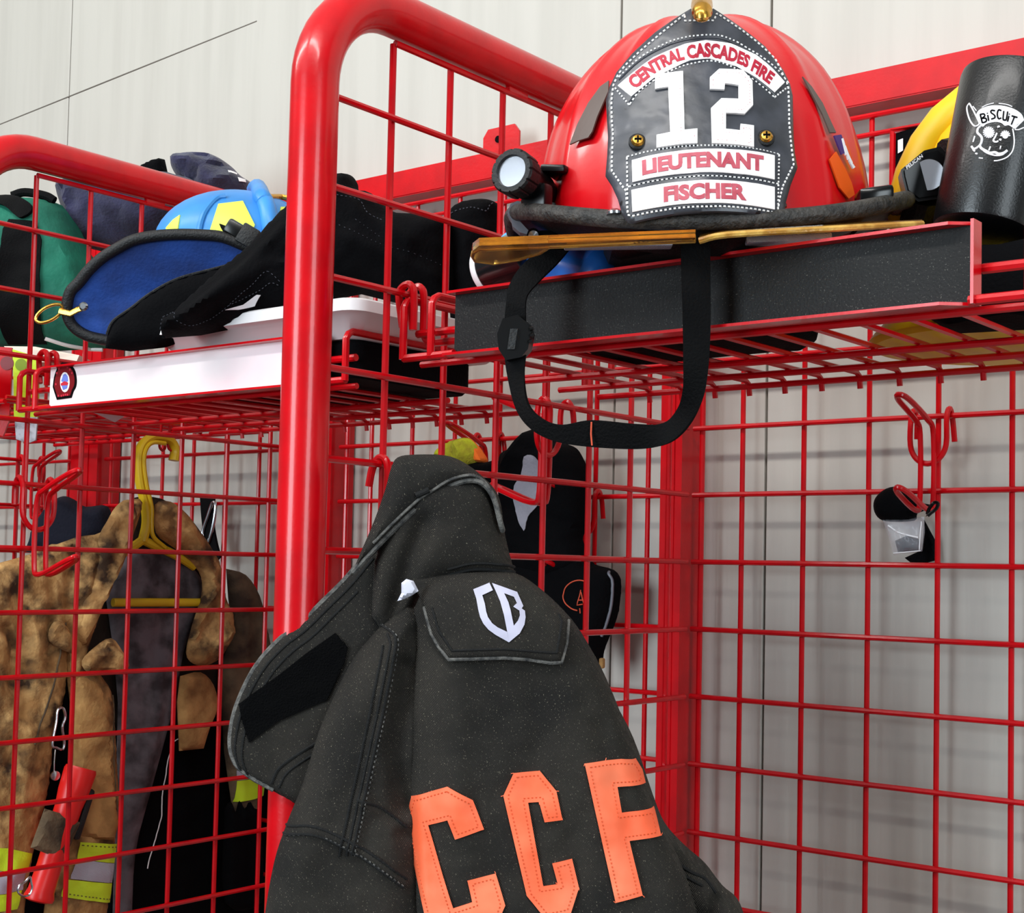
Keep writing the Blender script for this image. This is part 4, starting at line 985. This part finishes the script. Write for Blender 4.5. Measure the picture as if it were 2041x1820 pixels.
for l in ([(666, 460), (720, 486), (770, 510), (830, 525), (890, 544)], [(720, 460), (770, 496)]): build('seam_stitching', T1.stitches(l, 3, 6, .0003, .0005), 'greythread', tp)
build('care_label', T1.decal([(464, 631), (500, 622), (530, 606), (537, 606), (522, 624), (490, 630)], .004, .001, 6), 'offwhitetag', tp, True, 'white cloth label')
KN = Sheet(crv([(898, 640), (893, 560), (890, 450), (900, 414), (930, 400), (961, 396), (983, 401), (996, 412), (1000, 440), (1004, 520), (1008, 600)], 4)+[(1000, 640)], point=deep(950, 520, 1.47), normal=FACE, H=.03, R=45, back=.8, step=9, nz=(.004, 40), seed=12)
kn = KN.build('knit_hood', 'black')
tag(kn, 'black ribbed knit hood standing at the right end of the black clothes', 'hood')
build('ribbed_edge', KN.stitches([(900, 434), (920, 430), (945, 428), (970, 434), (978, 420), (986, 412)], 4, 2, .0006, .0006), 'greythread', kn)
# can and bottle lying on the right shelf behind the strap
ca = deep(974, 541, 1.24); cb = deep(1052, 508, 1.21); cx_ = (cb-ca).normalized()
cn = thing('round_can', 'black round can with pink and white print lying under the amber eye shield', 'can', ca-Zv*.03)
build('can_body', lathe([(.018, .004), (.0215, .003), (.0225, .006), (.0225, .05), (.018, .053), (0, .053)], ca, cx_, 40), 'canblack', cn)
build('can_rim', lathe([(.019, -.001), (.0222, -.0015), (.0232, 0), (.0232, .003), (.0222, .0045), (.019, .004)], ca, cx_, 40), 'white', cn, label='white rolled rim')
u, v, w = frame_from(cx_)
def on_can(h, a, r): return ca+w*h+(FACE*math.cos(a)+(Zv-w*Zv.dot(w)).normalized()*math.sin(a))*r
cr = [on_can(-.0+.026+.009*math.cos(t), -.35+.36*math.sin(t), .0228) for t in [2*math.pi*k/24 for k in range(24)]]
pr = tube(cr, .0006, 6, True)
for h in (.014, .019): pr = join(pr, tube([on_can(h+.0008*math.sin(k*2.1), -.75+.09*k, .0228) for k in range(12)], .0007, 5))
build('can_print', pr, 'print', cn)
build('can_logo', tube(crv([tuple(on_can(-.0+.026+.006*a, -.38+.16*b, .0229)) for a, b in ((-.5, 1), (0, .2), (.6, .9), (.7, -.3), (0, -1), (-.5, -.2))], 4), .0011, 6), 'pink', cn)
ba = deep(1022, 512, 1.25); bb = deep(1150, 545, 1.19); bx = (bb-ba).normalized()
bt = thing('blue_bottle', 'blue plastic bottle lying behind the chin strap on the right shelf', 'bottle', ba-Zv*.03)
build('bottle_body', lathe([(.012, .018), (.024, .022), (.027, .03), (.027, .115), (.020, .122), (.010, .124), (0, .124)], ba, bx, 36), 'canblue', bt)
build('bottle_cap', lathe([(.0, -.004), (.020, -.003), (.0245, .002), (.0255, .012), (.0255, .022), (.018, .024)], ba, bx, 36), 'canlight', bt, label='light blue cap')
pr = ([], [])
for k, l in enumerate((.02, .035)):
    pr = join(pr, tube([ba+bx*(.05+.002*i)+FACE*.0262+Zv*(.008-.008*k+.0006*math.sin(i*2.2)) for i in range(int(l/.002))], .0008, 5))
build('bottle_print', pr, 'print', bt)
# ================================================================ far-left shelf beyond the divider
gb = thing('green_bag', 'green nylon bag with black straps behind the left divider', 'bag', deep(90, 697, 1.95))
GB = Sheet(crv([(-60, 396), (0, 396), (60, 394), (125, 410), (155, 448), (180, 505), (212, 560), (222, 630), (216, 694)], 4)+[(100, 700), (-60, 694)], point=deep(90, 560, 1.95), normal=FACE, H=.07, R=90, back=.8, step=11, nz=(.006, 60), seed=13,
           folds=[([(0, 470), (30, 520), (30, 600)], .006, 16), ([(140, 470), (170, 560), (180, 640)], .006, 14)])
build('bag_body', GB.mesh(), 'green', gb)
build('bag_strap', GB.decal([(54, 461), (104, 464), (116, 500), (117, 590), (108, 693), (30, 693), (37, 590), (46, 482)], .004, .003, 10), 'strap', gb)
build('bag_handle', GB.decal(crv([(-30, 391+8), (0, 402), (46, 404), (86, 424), (95, 443), (84, 456), (71, 457), (40, 432), (0, 424), (-30, 422)], 3, True), .008, .008, 8), 'strap', gb)
build('bag_handle', tube([GB.base(x, y)+FACE*.02 for x, y in crv([(35, 398), (60, 391), (100, 398), (118, 408)], 5)], .006, 10), 'strap', gb)
build('zip_highlight', GB.ridge([(110, 684), (150, 694), (205, 697)], .003, .001), 'white', gb)  # highlight on the green zip band, painted as a white ridge
sw = thing('navy_sweatshirt', 'navy sweatshirt bundled under the left tube, below a second navy bundle', 'sweatshirt', deep(240, 480, 2.0))
S1 = Sheet(crv([(122, 372), (119, 404), (132, 430), (138, 456), (152, 480), (200, 500), (280, 500), (360, 470), (420, 420), (430, 385), (360, 350), (260, 340), (180, 348), (143, 358)], 4, True), point=deep(250, 430, 2.0), normal=FACE, H=.06, R=60, back=.8, step=10, nz=(.008, 45), seed=14,
           folds=[([(130, 380), (150, 410), (150, 470)], .012, 10), ([(122, 405), (145, 400)], -.010, 8), ([(200, 385), (270, 400), (350, 420)], -.010, 9), ([(220, 378), (300, 392), (380, 400)], .008, 10), ([(190, 420), (270, 440)], .006, 14)])
build('bundle', S1.mesh(), 'navy', sw)
sw2 = thing('navy_sweatshirt', 'navy sweatshirt rolled on top of the left tube behind the blue helmet', 'sweatshirt', deep(430, 380, 2.02))
S2 = Sheet(crv([(340, 320), (357, 308), (393, 304), (429, 311), (461, 332), (479, 350), (500, 364), (508, 378), (500, 410), (440, 410), (395, 388), (365, 362), (347, 343)], 4, True), point=deep(425, 350, 2.02), normal=FACE, H=.05, R=40, back=.8, step=8, nz=(.008, 40), seed=15,
           folds=[([(350, 320), (385, 318), (420, 325)], -.010, 7), ([(395, 370), (420, 345), (460, 340)], -.014, 8), ([(410, 352), (440, 335), (470, 345)], .010, 8), ([(440, 380), (480, 365)], .008, 9)])
build('bundle', S2.mesh(), 'navy', sw2)
build('printed_patch', join(S2.decal([(466, 355), (478, 352), (482, 361), (470, 362)], .002, .001, 4), S2.decal([(486, 369), (497, 368), (500, 376), (490, 379)], .002, .001, 4)), 'offwhitetag', sw2)
KC = Sheet([(272, 336), (290, 325), (316, 315), (328, 318), (334, 345), (330, 380), (280, 380)], point=deep(305, 350, 2.04), normal=FACE, H=.02, R=20, back=.8, step=6)
tag(KC.build('black_beanie', 'black'), 'black beanie peeking over the left tube between navy bundles', 'hat')
# small hanging tools at the edge
lt = thing('lime_tool', 'lime plastic tool with round hole hanging left of the white strip', 'tool', deep(50, 884, 1.80))
build('lime_blade', prism([deep(x, y, 1.80) for x, y in ((27, 697), (70, 710), (79, 722), (78, 832), (30, 832), (29, 760))], FACE, .004), 'lime', lt, False)
build('clear_tip', prism([deep(x, y, 1.80) for x, y in ((31, 832), (77, 832), (73, 878), (58, 884), (34, 876))], FACE, .004), 'whitegrime', lt, False, 'scuffed grey tip')
build('round_hole', lathe([(.0075, .0), (.0075, .0003)], deep(42, 727, 1.7958), FACE, 24), 'limedark', lt, False)
rt = thing('red_tool', 'dark red plastic tool with round hole at the left picture edge', 'tool', deep(5, 840, 1.80))
build('red_blade', prism([deep(x, y, 1.80) for x, y in ((-30, 690), (26, 694), (25, 750), (20, 840), (8, 870), (-30, 860))], FACE, .004), RED, rt, False)
build('round_hole', lathe([(.0085, .0), (.0085, .0003)], deep(14, 724, 1.7958), FACE, 24), 'decalred', rt, False)
tag(build('cream_board', prism([deep(8, 690, 1.86), deep(70, 691, 1.86), deep(158, 708, 1.84), deep(152, 722, 1.84), deep(20, 722, 1.86)], -FACE, .2), 'cream', None, False), 'cream board lying under the green bag', 'board')
tag(build('paper_sheet', prism([at(x, y, z=1.5185) for x, y in ((150, 806), (257, 824), (229, 842))], (0, 0, 1), .0006), 'paper', None, False), 'white paper corner poking below the wires left of the yellow hanger', 'paper')
# ================================================================ tan turnout coat on a yellow hanger, beyond the left divider
_q0, _q1 = at(520, 1300, x=-.712), at(0, 1300, x=-.765)
TNn = (_q0-_q1).cross(Vector((0, 0, 1))).normalized()
if TNn.dot(CAM-_q0) < 0: TNn = -TNn
def TS(outline, off, H, R, **k): return Sheet(outline, point=_q0+TNn*off, normal=TNn, H=H, R=R, **k)
tc = thing('turnout_coat', 'sooty tan turnout coat with lime and silver bands on yellow hanger', 'coat', _q1+Vector((.02, 0, -.3)))
TZ = (.0045, 36)
LI = TS(crv([(212, 1190), (236, 1140), (262, 1100), (335, 1098), (382, 1130), (406, 1165), (400, 1200), (386, 1240), (366, 1300), (350, 1390), (330, 1470), (300, 1580), (270, 1700), (262, 1850)], 3)+[(225, 1850), (232, 1600), (236, 1400), (228, 1300)], -.020, .012, 40, back=.4, step=9, nz=(.004, 50), seed=21, folds=[([(250, 1180), (330, 1190)], .003, 10), ([(250, 1330), (330, 1340)], -.003, 12), ([(320, 1300), (300, 1450), (270, 1600)], .006, 14)])
build('back_liner', LI.mesh(), 'greyliner', tc, True, 'worn grey inner liner')
IN = TS(crv([(236, 1040), (252, 1000), (290, 990), (338, 1002), (390, 1060), (430, 1120), (452, 1220), (450, 1320), (400, 1420), (300, 1460), (200, 1440), (150, 1360), (160, 1240), (200, 1120)], 3, True), -.034, .006, 30, back=.4, step=11, nz=(.002, 40), seed=33)
build('coat_inside', IN.mesh(), 'darkinside', tc, True, 'dark inside of the coat back')
SLl = TS(crv([(-70, 1140), (0, 1122), (60, 1105), (120, 1085), (132, 1160), (136, 1260), (130, 1380), (108, 1450), (98, 1560), (62, 1720), (40, 1880)], 3)+[(-70, 1880)], 0, .022, 60, back=.4, step=9, nz=TZ, seed=22,
         folds=[([(20, 1180), (40, 1300), (30, 1420)], -.008, 12), ([(85, 1140), (92, 1240), (88, 1330)], -.007, 8), ([(0, 1250), (18, 1300), (10, 1360)], -.01, 10), ([(50, 1450), (25, 1600)], .006, 14), ([(110, 1290), (60, 1310)], -.004, 6)])
s0 = SLl.build('sleeve', 'tan', tc)
FRl = TS(crv([(60, 1107), (150, 1072), (205, 1060), (232, 1012), (258, 996), (284, 1002), (264, 1070), (236, 1136), (206, 1200), (180, 1280), (165, 1330)], 3)+crv([(200, 1345), (222, 1380), (228, 1440), (233, 1520), (236, 1600), (229, 1680), (216, 1790), (208, 1880)], 3)+[(80, 1880), (104, 1700), (140, 1560), (140, 1400), (125, 1280), (100, 1180)], .006, .016, 34, back=.4, step=9, nz=TZ, seed=23,
         folds=[([(140, 1090), (128, 1180), (134, 1260)], -.006, 9), ([(175, 1110), (165, 1180)], .006, 9), ([(195, 1380), (205, 1480), (215, 1600)], .004, 14), ([(150, 1350), (160, 1500)], -.004, 9), ([(230, 1080), (210, 1150)], .006, 8)])
f0 = FRl.build('front_panel', 'tan', tc)
PK = TS(crv([(150, 1350), (175, 1352), (200, 1368), (216, 1410), (221, 1480), (228, 1560), (236, 1640)], 3)+[(228, 1676), (146, 1668), (148, 1500)], .020, .008, 18, back=.2, step=8, nz=(.003, 30), seed=24)
build('storm_flap', PK.mesh(), 'tanlight', tc)
CLl = TS(crv([(200, 1066), (214, 1040), (232, 1010), (256, 996), (272, 1024), (264, 1074), (240, 1132), (216, 1182), (202, 1216), (190, 1250), (168, 1290), (154, 1262), (168, 1196), (188, 1120)], 3, True), .020, .012, 22, back=.3, step=7, nz=TZ, seed=25, folds=[([(255, 1030), (235, 1110), (205, 1190)], .007, 9)])
build('collar', CLl.mesh(), 'tan', tc)
TB = TS(crv([(164, 1318), (190, 1290), (222, 1272), (244, 1298), (258, 1326), (240, 1344), (205, 1336), (176, 1340)], 3, True), .030, .010, 18, back=.4, step=7, nz=(.004, 26), seed=26, folds=[([(180, 1300), (225, 1285)], -.004, 6)])
build('collar_tab', TB.mesh(), 'tan', tc)
TB2 = TS(crv([(98, 1278), (104, 1245), (120, 1238), (138, 1256), (148, 1286), (142, 1302)], 3, True), .022, .010, 14, back=.4, step=6, nz=(.003, 24), seed=27)
build('snap_tab', TB2.mesh(), 'tan', tc)
CLr = TS(crv([(310, 1006), (340, 1000), (370, 1022), (400, 1060), (426, 1100), (441, 1132), (450, 1190), (466, 1232), (462, 1272), (440, 1310), (412, 1326), (386, 1323), (372, 1300), (386, 1240), (402, 1190), (402, 1150), (380, 1118), (345, 1090), (312, 1062)], 3, True), .004, .014, 24, back=.3, step=8, nz=TZ, seed=28,
         folds=[([(370, 1060), (410, 1130), (420, 1200)], .006, 9), ([(430, 1180), (400, 1260), (380, 1310)], -.006, 9), ([(420, 1290), (450, 1260)], .008, 9)])
build('collar', CLr.mesh(), 'tan', tc)
TP = TS(crv([(360, 1348), (400, 1340), (426, 1366), (434, 1410), (418, 1452), (406, 1492)], 3)+[(358, 1497), (354, 1400)], -.002, .008, 18, back=.3, step=7, nz=(.002, 30), seed=29)
build('front_tab', TP.mesh(), 'tanlight', tc)
SLr = TS(crv([(452, 1134), (490, 1146), (518, 1188), (532, 1250), (542, 1310), (540, 1420), (524, 1560), (512, 1652)], 3)+[(468, 1640), (448, 1500), (438, 1340), (464, 1262), (456, 1190)], -.014, .014, 30, back=.3, step=9, nz=(.004, 50), seed=30)
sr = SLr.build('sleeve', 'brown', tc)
build('lime_band', SLr.decal([(464, 1555), (498, 1549), (520, 1566), (519, 1584), (462, 1598)], .003, .001, 8), 'lime', tc, True, 'lime reflective band')
build('silver_band', SLr.decal([(463, 1534), (486, 1538), (498, 1548), (464, 1554)], .003, .001, 8), 'silver', tc, True, 'silver reflective band')
GLV = TS(crv([(448, 1640), (452, 1608), (462, 1600), (470, 1620), (478, 1596), (488, 1612), (496, 1594), (506, 1610), (516, 1620), (522, 1700), (520, 1800), (450, 1800)], 3, True), -.002, .012, 14, back=.3, step=7)
# trims
def band(S, poly, m, lab): build(m+'_band', S.decal(poly, .003, .001, 9), m, tc, True, lab)
band(FRl, [(146, 1674), (226, 1680), (221, 1718), (140, 1707)], 'lime', 'lime reflective band')
band(FRl, [(139, 1708), (221, 1719), (216, 1757), (128, 1747)], 'silver', 'silver reflective band')
band(FRl, [(116, 1748), (216, 1758), (211, 1796), (112, 1783)], 'lime', 'lime reflective band')
band(SLl, [(-40, 1684), (0, 1685), (52, 1697), (42, 1730), (0, 1731), (-40, 1728)], 'lime', 'lime reflective band')
band(SLl, [(-40, 1729), (0, 1732), (41, 1731), (32, 1768), (0, 1774), (-40, 1776)], 'silver', 'silver reflective band')
band(SLl, [(-40, 1777), (0, 1775), (30, 1769), (20, 1806), (-40, 1814)], 'lime', 'lime reflective band')
st = FRl.stitches([(148, 1680), (224, 1686)], 4, 3, .0006, .0034, smooth=False)
st = join(st, FRl.stitches([(116, 1776), (210, 1789)], 4, 3, .0006, .0034, smooth=False))
build('band_stitching', st, 'brown', tc)
build('front_seam', join(SLl.ridge([(120, 1240), (104, 1320), (80, 1400), (50, 1480)], .0012, .0005), FRl.ridge([(222, 1385), (214, 1500), (224, 1640)], .0008, .0004)), 'brown', tc)
# strap that holds the torch
PS = TS([(90, 1612), (136, 1626), (160, 1640), (132, 1706), (104, 1706), (62, 1690)], .050, .006, 14, back=.2, step=8)
build('torch_strap', PS.mesh(), 'brown', tc, True, 'dirty brown strap')
# black trousers behind
BT = TS(crv([(222, 1420), (300, 1360), (360, 1330), (440, 1340), (500, 1440), (540, 1580), (548, 1720), (548, 1880)], 3)+[(196, 1880), (215, 1700)], -.050, .014, 40, back=.3, step=11, nz=(.004, 50), seed=31)
bt_ = BT.build('black_trousers', 'black'); tag(bt_, 'black trousers hanging inside and below the open tan coat', 'trousers')
build('zip_thread', BT.ridge([(338, 1466), (322, 1476), (314, 1500), (305, 1560), (296, 1630), (284, 1680), (272, 1724)], .0008, .017), 'offwhitetag', bt_, label='pale zip thread')
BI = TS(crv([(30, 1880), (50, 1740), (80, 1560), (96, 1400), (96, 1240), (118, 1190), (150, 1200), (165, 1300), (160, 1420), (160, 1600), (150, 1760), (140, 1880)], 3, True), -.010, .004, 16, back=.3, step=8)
build('pocket_shadow_fill', BI.mesh(), 'black', tc, True, 'black sheet standing in for shade in the coat gap')  # added black sheet stands in for the shade between sleeve and front
bg = GLV.build('black_glove', 'black'); tag(bg, 'black glove tucked at the right cuff of the tan coat', 'glove')
# hanger
def tp(px, py, off): 
    d = ray(px, py); return CAM + d*((_q0+TNn*off-CAM).dot(TNn)/d.dot(TNn))
hg = thing('coat_hanger', 'yellow plastic coat hanger hooked under the far shelf', 'hanger', tp(290, 1100, -.004))
hk = [(346, 918), (349, 897), (336, 877), (306, 872), (284, 886), (276, 915), (279, 960), (290, 1008), (292, 1045), (284, 1080)]
build('hook', tube([tp(x, y, -.004) for x, y in crv(hk, 5)], .0090, 12, flat=.7), 'hanger', hg)
build('hook_rib', tube([tp(x, y, .004) for x, y in crv([(330, 884), (306, 882), (292, 894), (287, 920), (292, 965), (302, 1010), (302, 1045), (306, 1070), (330, 1092)], 5)], .0030, 8), 'hanger', hg)
for arm in ([(284, 1076), (305, 1086), (332, 1098), (360, 1112), (388, 1130)], [(284, 1076), (268, 1088), (244, 1104), (220, 1130)]):
    build('arm', tube([tp(x, y, -.003) for x, y in crv(arm, 4)], .0062, 10), 'hanger', hg)
build('trouser_bar', tube([tp(225, 1201, -.002), tp(400, 1201, -.002)], .0058, 12), 'hanger', hg)
for xx in (319, 336):
    t = thing('shelf_hanger_wire', 'thin red wire hook dropping from the far shelf to the yellow hanger', 'hook', tp(xx, 880, -.004), 'wire hooks above the yellow hanger')
    build('wire', tube([tp(x, y, -.004) for x, y in crv([(xx+6, 795), (xx+4, 830), (xx+1, 870), (xx-1, 890), (xx+5, 898), (xx+10, 893), (xx+10, 884)], 4)], .0019, 8), RED, t)
# red angle torch in the strap
ta, tb_ = tp(162, 1530, .040), tp(78, 1788, .040); tx = (ta-tb_).normalized()
rt = thing('red_torch', 'red angle torch strapped to the chest of the tan coat', 'torch', tb_)
ln = (ta-tb_).length
build('torch_body', lathe([(.012, -.006), (.018, -.004), (.019, 0), (.0165, .008), (.0155, .04), (.0165, .08), (.017, ln-.05), (.0195, ln-.03), (.0205, ln-.004), (.019, ln), (.0165, ln), (.015, ln-.004), (0, ln-.004)], tb_, tx, 36), 'flashred', rt)
build('torch_lens', lathe([(.0155, ln-.0035), (.0155, ln-.0025), (0, ln-.0025)], tb_, tx, 24), 'black', rt)
sd = TNn.cross(tx).normalized()
if sd.dot(SIDE) < 0: sd = -sd
build('torch_clip', box(tb_+tx*(ln-.055)+sd*.022, (.010, .014, .065), (sd, sd.cross(tx), tx), .004), 'rubber', rt, label='black belt clip')
build('clip_ring', tube([tp(x, y, .062) for x, y in crv([(60, 1748), (50, 1758), (38, 1766), (36, 1778), (46, 1786), (58, 1784), (64, 1770), (62, 1758)], 3, True)], .0014, 8, True), 'steel', rt)
kc = thing('carabiner', 'silver carabiner and key chain hanging by the red torch', 'carabiner', tp(118, 1550, .03))
build('gate_loop', tube([tp(x, y, .030) for x, y in crv([(115, 1415), (126, 1412), (130, 1430), (124, 1450), (128, 1480), (124, 1494), (112, 1490), (104, 1484), (112, 1440)], 4, True)], .0018, 8, True), 'steel', kc)
build('chain', tube([tp(x, y, .030) for x, y in ((110, 1494), (108, 1520), (108, 1538))], .0009, 6), 'steel', kc)
build('tag', lathe([(.006, 0), (.006, .003), (.0025, .004), (0, .004)], tp(109, 1546, .030), TNn, 16), 'steel', kc)
# shapes behind the coat
NB_ = Sheet(crv([(52, 1100), (62, 1062), (78, 1030), (100, 1002), (126, 989), (148, 996), (170, 1010), (215, 1010), (225, 1060)], 4)+[(150, 1110)], point=deep(120, 1050, 2.31), normal=FACE, H=.03, R=30, back=.8, step=8)
tag(NB_.build('navy_beanie', 'darknavy'), 'dark navy beanie hanging behind the left shoulder of the tan coat', 'hat')
c2 = thing('carabiner', 'silver carabiner on a black strap right of the yellow hanger', 'carabiner', at(415, 1090, y=-.02))
build('gate_loop', tube([at(x, y, y=-.014) for x, y in crv([(424, 1002), (430, 1010), (424, 1050), (414, 1084), (406, 1080), (404, 1060), (414, 1030)], 4, True)], .0026, 8, True), 'steel', c2)
build('strap', ribbon([at(x, y, y=-.009) for x, y in ((400, 985), (404, 1040), (412, 1090), (420, 1130))], [at(x, y, y=-.009) for x, y in ((428, 985), (426, 1040), (432, 1080), (440, 1110))], .004), 'strap', c2)
# ================================================================ things hung at the back
def BS(outline, y, H, R, **k): return Sheet(outline, point=Vector((0, y, 1.4)), normal=(0.06, -1, 0), H=H, R=R, **k)
bh_ = thing('black_hood', 'black fleece hood with grey lining hanging behind the divider', 'hood', at(1085, 1120, y=-.06))
HD = BS(crv([(1060, 856), (1038, 876), (1024, 893), (1006, 900), (1001, 925), (1003, 1005), (1010, 1075), (1022, 1125), (1080, 1160), (1150, 1150), (1170, 1112), (1160, 1075), (1166, 1052), (1174, 1005), (1174, 950), (1158, 908), (1142, 890), (1107, 878), (1085, 860)], 3, True), -.035, .03, 40, back=.5, step=8, nz=(.005, 40), seed=41, folds=[([(1060, 870), (1035, 930), (1030, 1000)], .008, 10), ([(1085, 900), (1090, 980)], -.006, 16)])
build('fleece', HD.mesh(), 'black', bh_)
build('lining', HD.decal(crv([(1072, 914), (1066, 950), (1056, 983), (1056, 1016), (1074, 1060), (1082, 1032), (1098, 1016), (1111, 994), (1113, 955), (1102, 926), (1088, 912)], 3, True), .002, .001, 6), 'greyfelt', bh_, True, 'grey fleece lining')
bb_ = thing('black_bag', 'black bag with orange stitched ring below the black hood', 'bag', at(1180, 1320, y=-.06))
BG = BS(crv([(1020, 1120), (1090, 1112), (1168, 1110), (1184, 1125), (1222, 1136), (1236, 1158), (1234, 1200), (1228, 1232), (1214, 1268), (1203, 1296), (1198, 1322), (1180, 1330), (1150, 1290), (1080, 1230), (1025, 1180)], 3, True), -.03, .03, 30, back=.4, step=8, nz=(.003, 50), seed=42)
build('bag_body', BG.mesh(), 'black', bb_)
build('piping', BG.ridge([(1224, 1140), (1233, 1160), (1231, 1200), (1224, 1234), (1211, 1268)], .0018, .0005), 'jacketgrey', bb_)
ar = BG.ridge([(1183+32*math.cos(a), 1187+30*math.sin(a)) for a in [math.radians(100+14*k) for k in range(16)]], .0008, .001)
for l in ([(1186, 1176), (1178, 1206), (1190, 1204)], [(1186, 1180), (1193, 1206)], [(1182, 1196), (1192, 1196)], [(1183, 1212), (1183, 1222)]): ar = join(ar, BG.ridge(l, .0007, .001, smooth=False))
build('stitched_ring', ar, 'rust', bb_, True, 'orange stitched ring')
build('zip_pull', box(at(1200, 1322, y=-.07), (.006, .006, .012), None, .002), 'tanlight', bb_)
gl = thing('lime_glove', 'lime and orange work glove behind the collar of the charcoal coat', 'glove', at(920, 935, y=-.04))
GL = BS(crv([(872, 910), (886, 888), (908, 876), (930, 873), (945, 884), (955, 905), (948, 930), (925, 936), (895, 925)], 4, True), -.04, .02, 22, back=.5, step=6, nz=(.003, 24), seed=43, folds=[([(912, 885), (915, 920)], -.006, 6), ([(930, 885), (938, 920)], .005, 7)])
build('palm', GL.mesh(), 'glovelime', gl)
G2 = BS(crv([(932, 872), (950, 886), (962, 902), (970, 916), (966, 924), (950, 922), (945, 900)], 4, True), -.036, .012, 10, back=.5, step=5)
build('cuff', G2.mesh(), 'gloveorange', gl, True, 'orange cuff')
KB = BS(crv([(930, 930), (940, 920), (965, 922), (985, 918), (1002, 925), (1005, 965), (960, 975), (930, 955)], 4, True), -.04, .014, 14, back=.5, step=7)
tag(KB.build('knit_beanie', 'black'), 'black knit beanie between the lime glove and black hood', 'hat')
apparel_hook((-.305, -.003, 1.5), (1, 0, 0), (0, -1, 0), 'red wire hook on the back grid above the lime glove')
apparel_hook((-.150, -.003, 1.4238), (1, 0, 0), (0, -1, 0), 'red wire hook showing through the opening of the black hood')
apparel_hook((-1.286, -.035, 1.5), (0, 1, 0), (1, 0, 0), 'dark red wire hook seen small at far left above the dark navy beanie', s=1.0)
# clear bag on the wall hook
cb_ = thing('clear_bag', 'clear plastic bag with black cord on the wall hook at right', 'bag', at(1800, 1124, y=-.075))
PB = Sheet(crv([(1741, 1003), (1748, 988), (1766, 974), (1788, 970), (1804, 980), (1830, 1000), (1860, 1008), (1842, 1018), (1828, 1024), (1822, 1038), (1776, 1040), (1754, 1035), (1743, 1021)], 3, True), point=Vector((0, -.082, 1.4)), normal=(.3, -1, 0), H=.018, R=24, back=.8, step=6)
build('cord_bundle', PB.mesh(), 'black', cb_, True, 'black cord bundle')
ST = Sheet([(1842, 1036), (1864, 1077), (1869, 1116), (1840, 1124), (1818, 1124), (1803, 1112), (1838, 1096)], point=Vector((0, -.066, 1.4)), normal=(.3, -1, 0), H=.006, R=8, back=.8, step=6)
build('black_strap', ST.mesh(), 'black', cb_)
FM = Sheet([(1759, 1034), (1842, 1030), (1843, 1060), (1838, 1099), (1781, 1107), (1770, 1070)], point=Vector((0, -.085, 1.4)), normal=(.3, -1, 0), H=.012, R=20, back=.8, step=7, nz=(.004, 16), seed=44)
fm = FM.build('plastic_film', 'film', cb_, 'clear plastic film')
build('film_crease', join(FM.ridge([(1773, 1048), (1790, 1060), (1806, 1066), (1832, 1072)], .0009, .0006), FM.ridge([(1838, 1040), (1834, 1096)], .0006, .0006), FM.ridge([(1782, 1103), (1836, 1098)], .0005, .0006)), 'print', fm)
BL = Sheet([(1784, 1078), (1806, 1068), (1830, 1074), (1834, 1096), (1790, 1102)], point=Vector((0, -.082, 1.4)), normal=(.3, -1, 0), H=.005, R=8, back=.5, step=6)
build('black_clips', BL.mesh(), 'blackgloss', cb_)
build('snap_ring', tube([at(x, y, y=-.088) for x, y in crv([(1848, 1028), (1856, 1022), (1866, 1014), (1870, 1004), (1862, 1002), (1852, 1014)], 3, True)], .0018, 8, True), 'blackgloss', cb_)
# ================================================================ light and camera
def area(name, loc, target, sx, sy, power, col=(1, 1, 1)):
    d = bpy.data.lights.new(name, 'AREA'); d.shape = 'RECTANGLE'; d.size = sx; d.size_y = sy; d.energy = power; d.color = col
    o = bpy.data.objects.new(name, d); COL.objects.link(o); o.location = loc
    o.rotation_euler = (Vector(target)-Vector(loc)).to_track_quat('-Z', 'Y').to_euler()
    return o
area('bay_light', (.75, -1.75, 3.0), (.75, -.3, 1.5), 1.9, .14, 25, (1, .98, .95))
area('bay_light', (-1.45, -1.75, 3.0), (-1.45, -.3, 1.5), 1.9, .14, 25, (1, .98, .95))
area('bay_door_daylight', (3.3, -1.9, 1.9), (-.1, -.4, 1.5), 1.1, 1.9, 48, (.84, .94, 1))
area('bay_door_daylight', (-.5, -4.2, 1.9), (-.5, -.2, 1.5), 1.4, 2.0, 100, (.80, .92, 1))
W = bpy.data.worlds.new('bay'); SC.world = W; W.use_nodes = True
W.node_tree.nodes['Background'].inputs['Color'].default_value = (.86, .94, 1, 1)
W.node_tree.nodes['Background'].inputs['Strength'].default_value = .14
cd = bpy.data.cameras.new('camera'); cam = bpy.data.objects.new('camera', cd); COL.objects.link(cam)
cd.sensor_fit = 'HORIZONTAL'; cd.sensor_width = 36; cd.lens = FPX/2041*36
cd.shift_x = -(CX-1020.5)/2041; cd.shift_y = (CY-910)/2041
cd.clip_start = .02
Rm = Matrix((RX, -RY, -RZ)).transposed()
cam.matrix_world = Matrix.Translation(CAM) @ Rm.to_4x4()
SC.camera = cam
SC.view_settings.view_transform = 'Standard'; SC.view_settings.look = 'None'
SC.view_settings.exposure = .15; SC.view_settings.gamma = 1; SC.view_settings.use_curve_mapping = False
SC.cycles.max_bounces = 8; SC.cycles.transparent_max_bounces = 12
SC.cycles.use_denoising = True
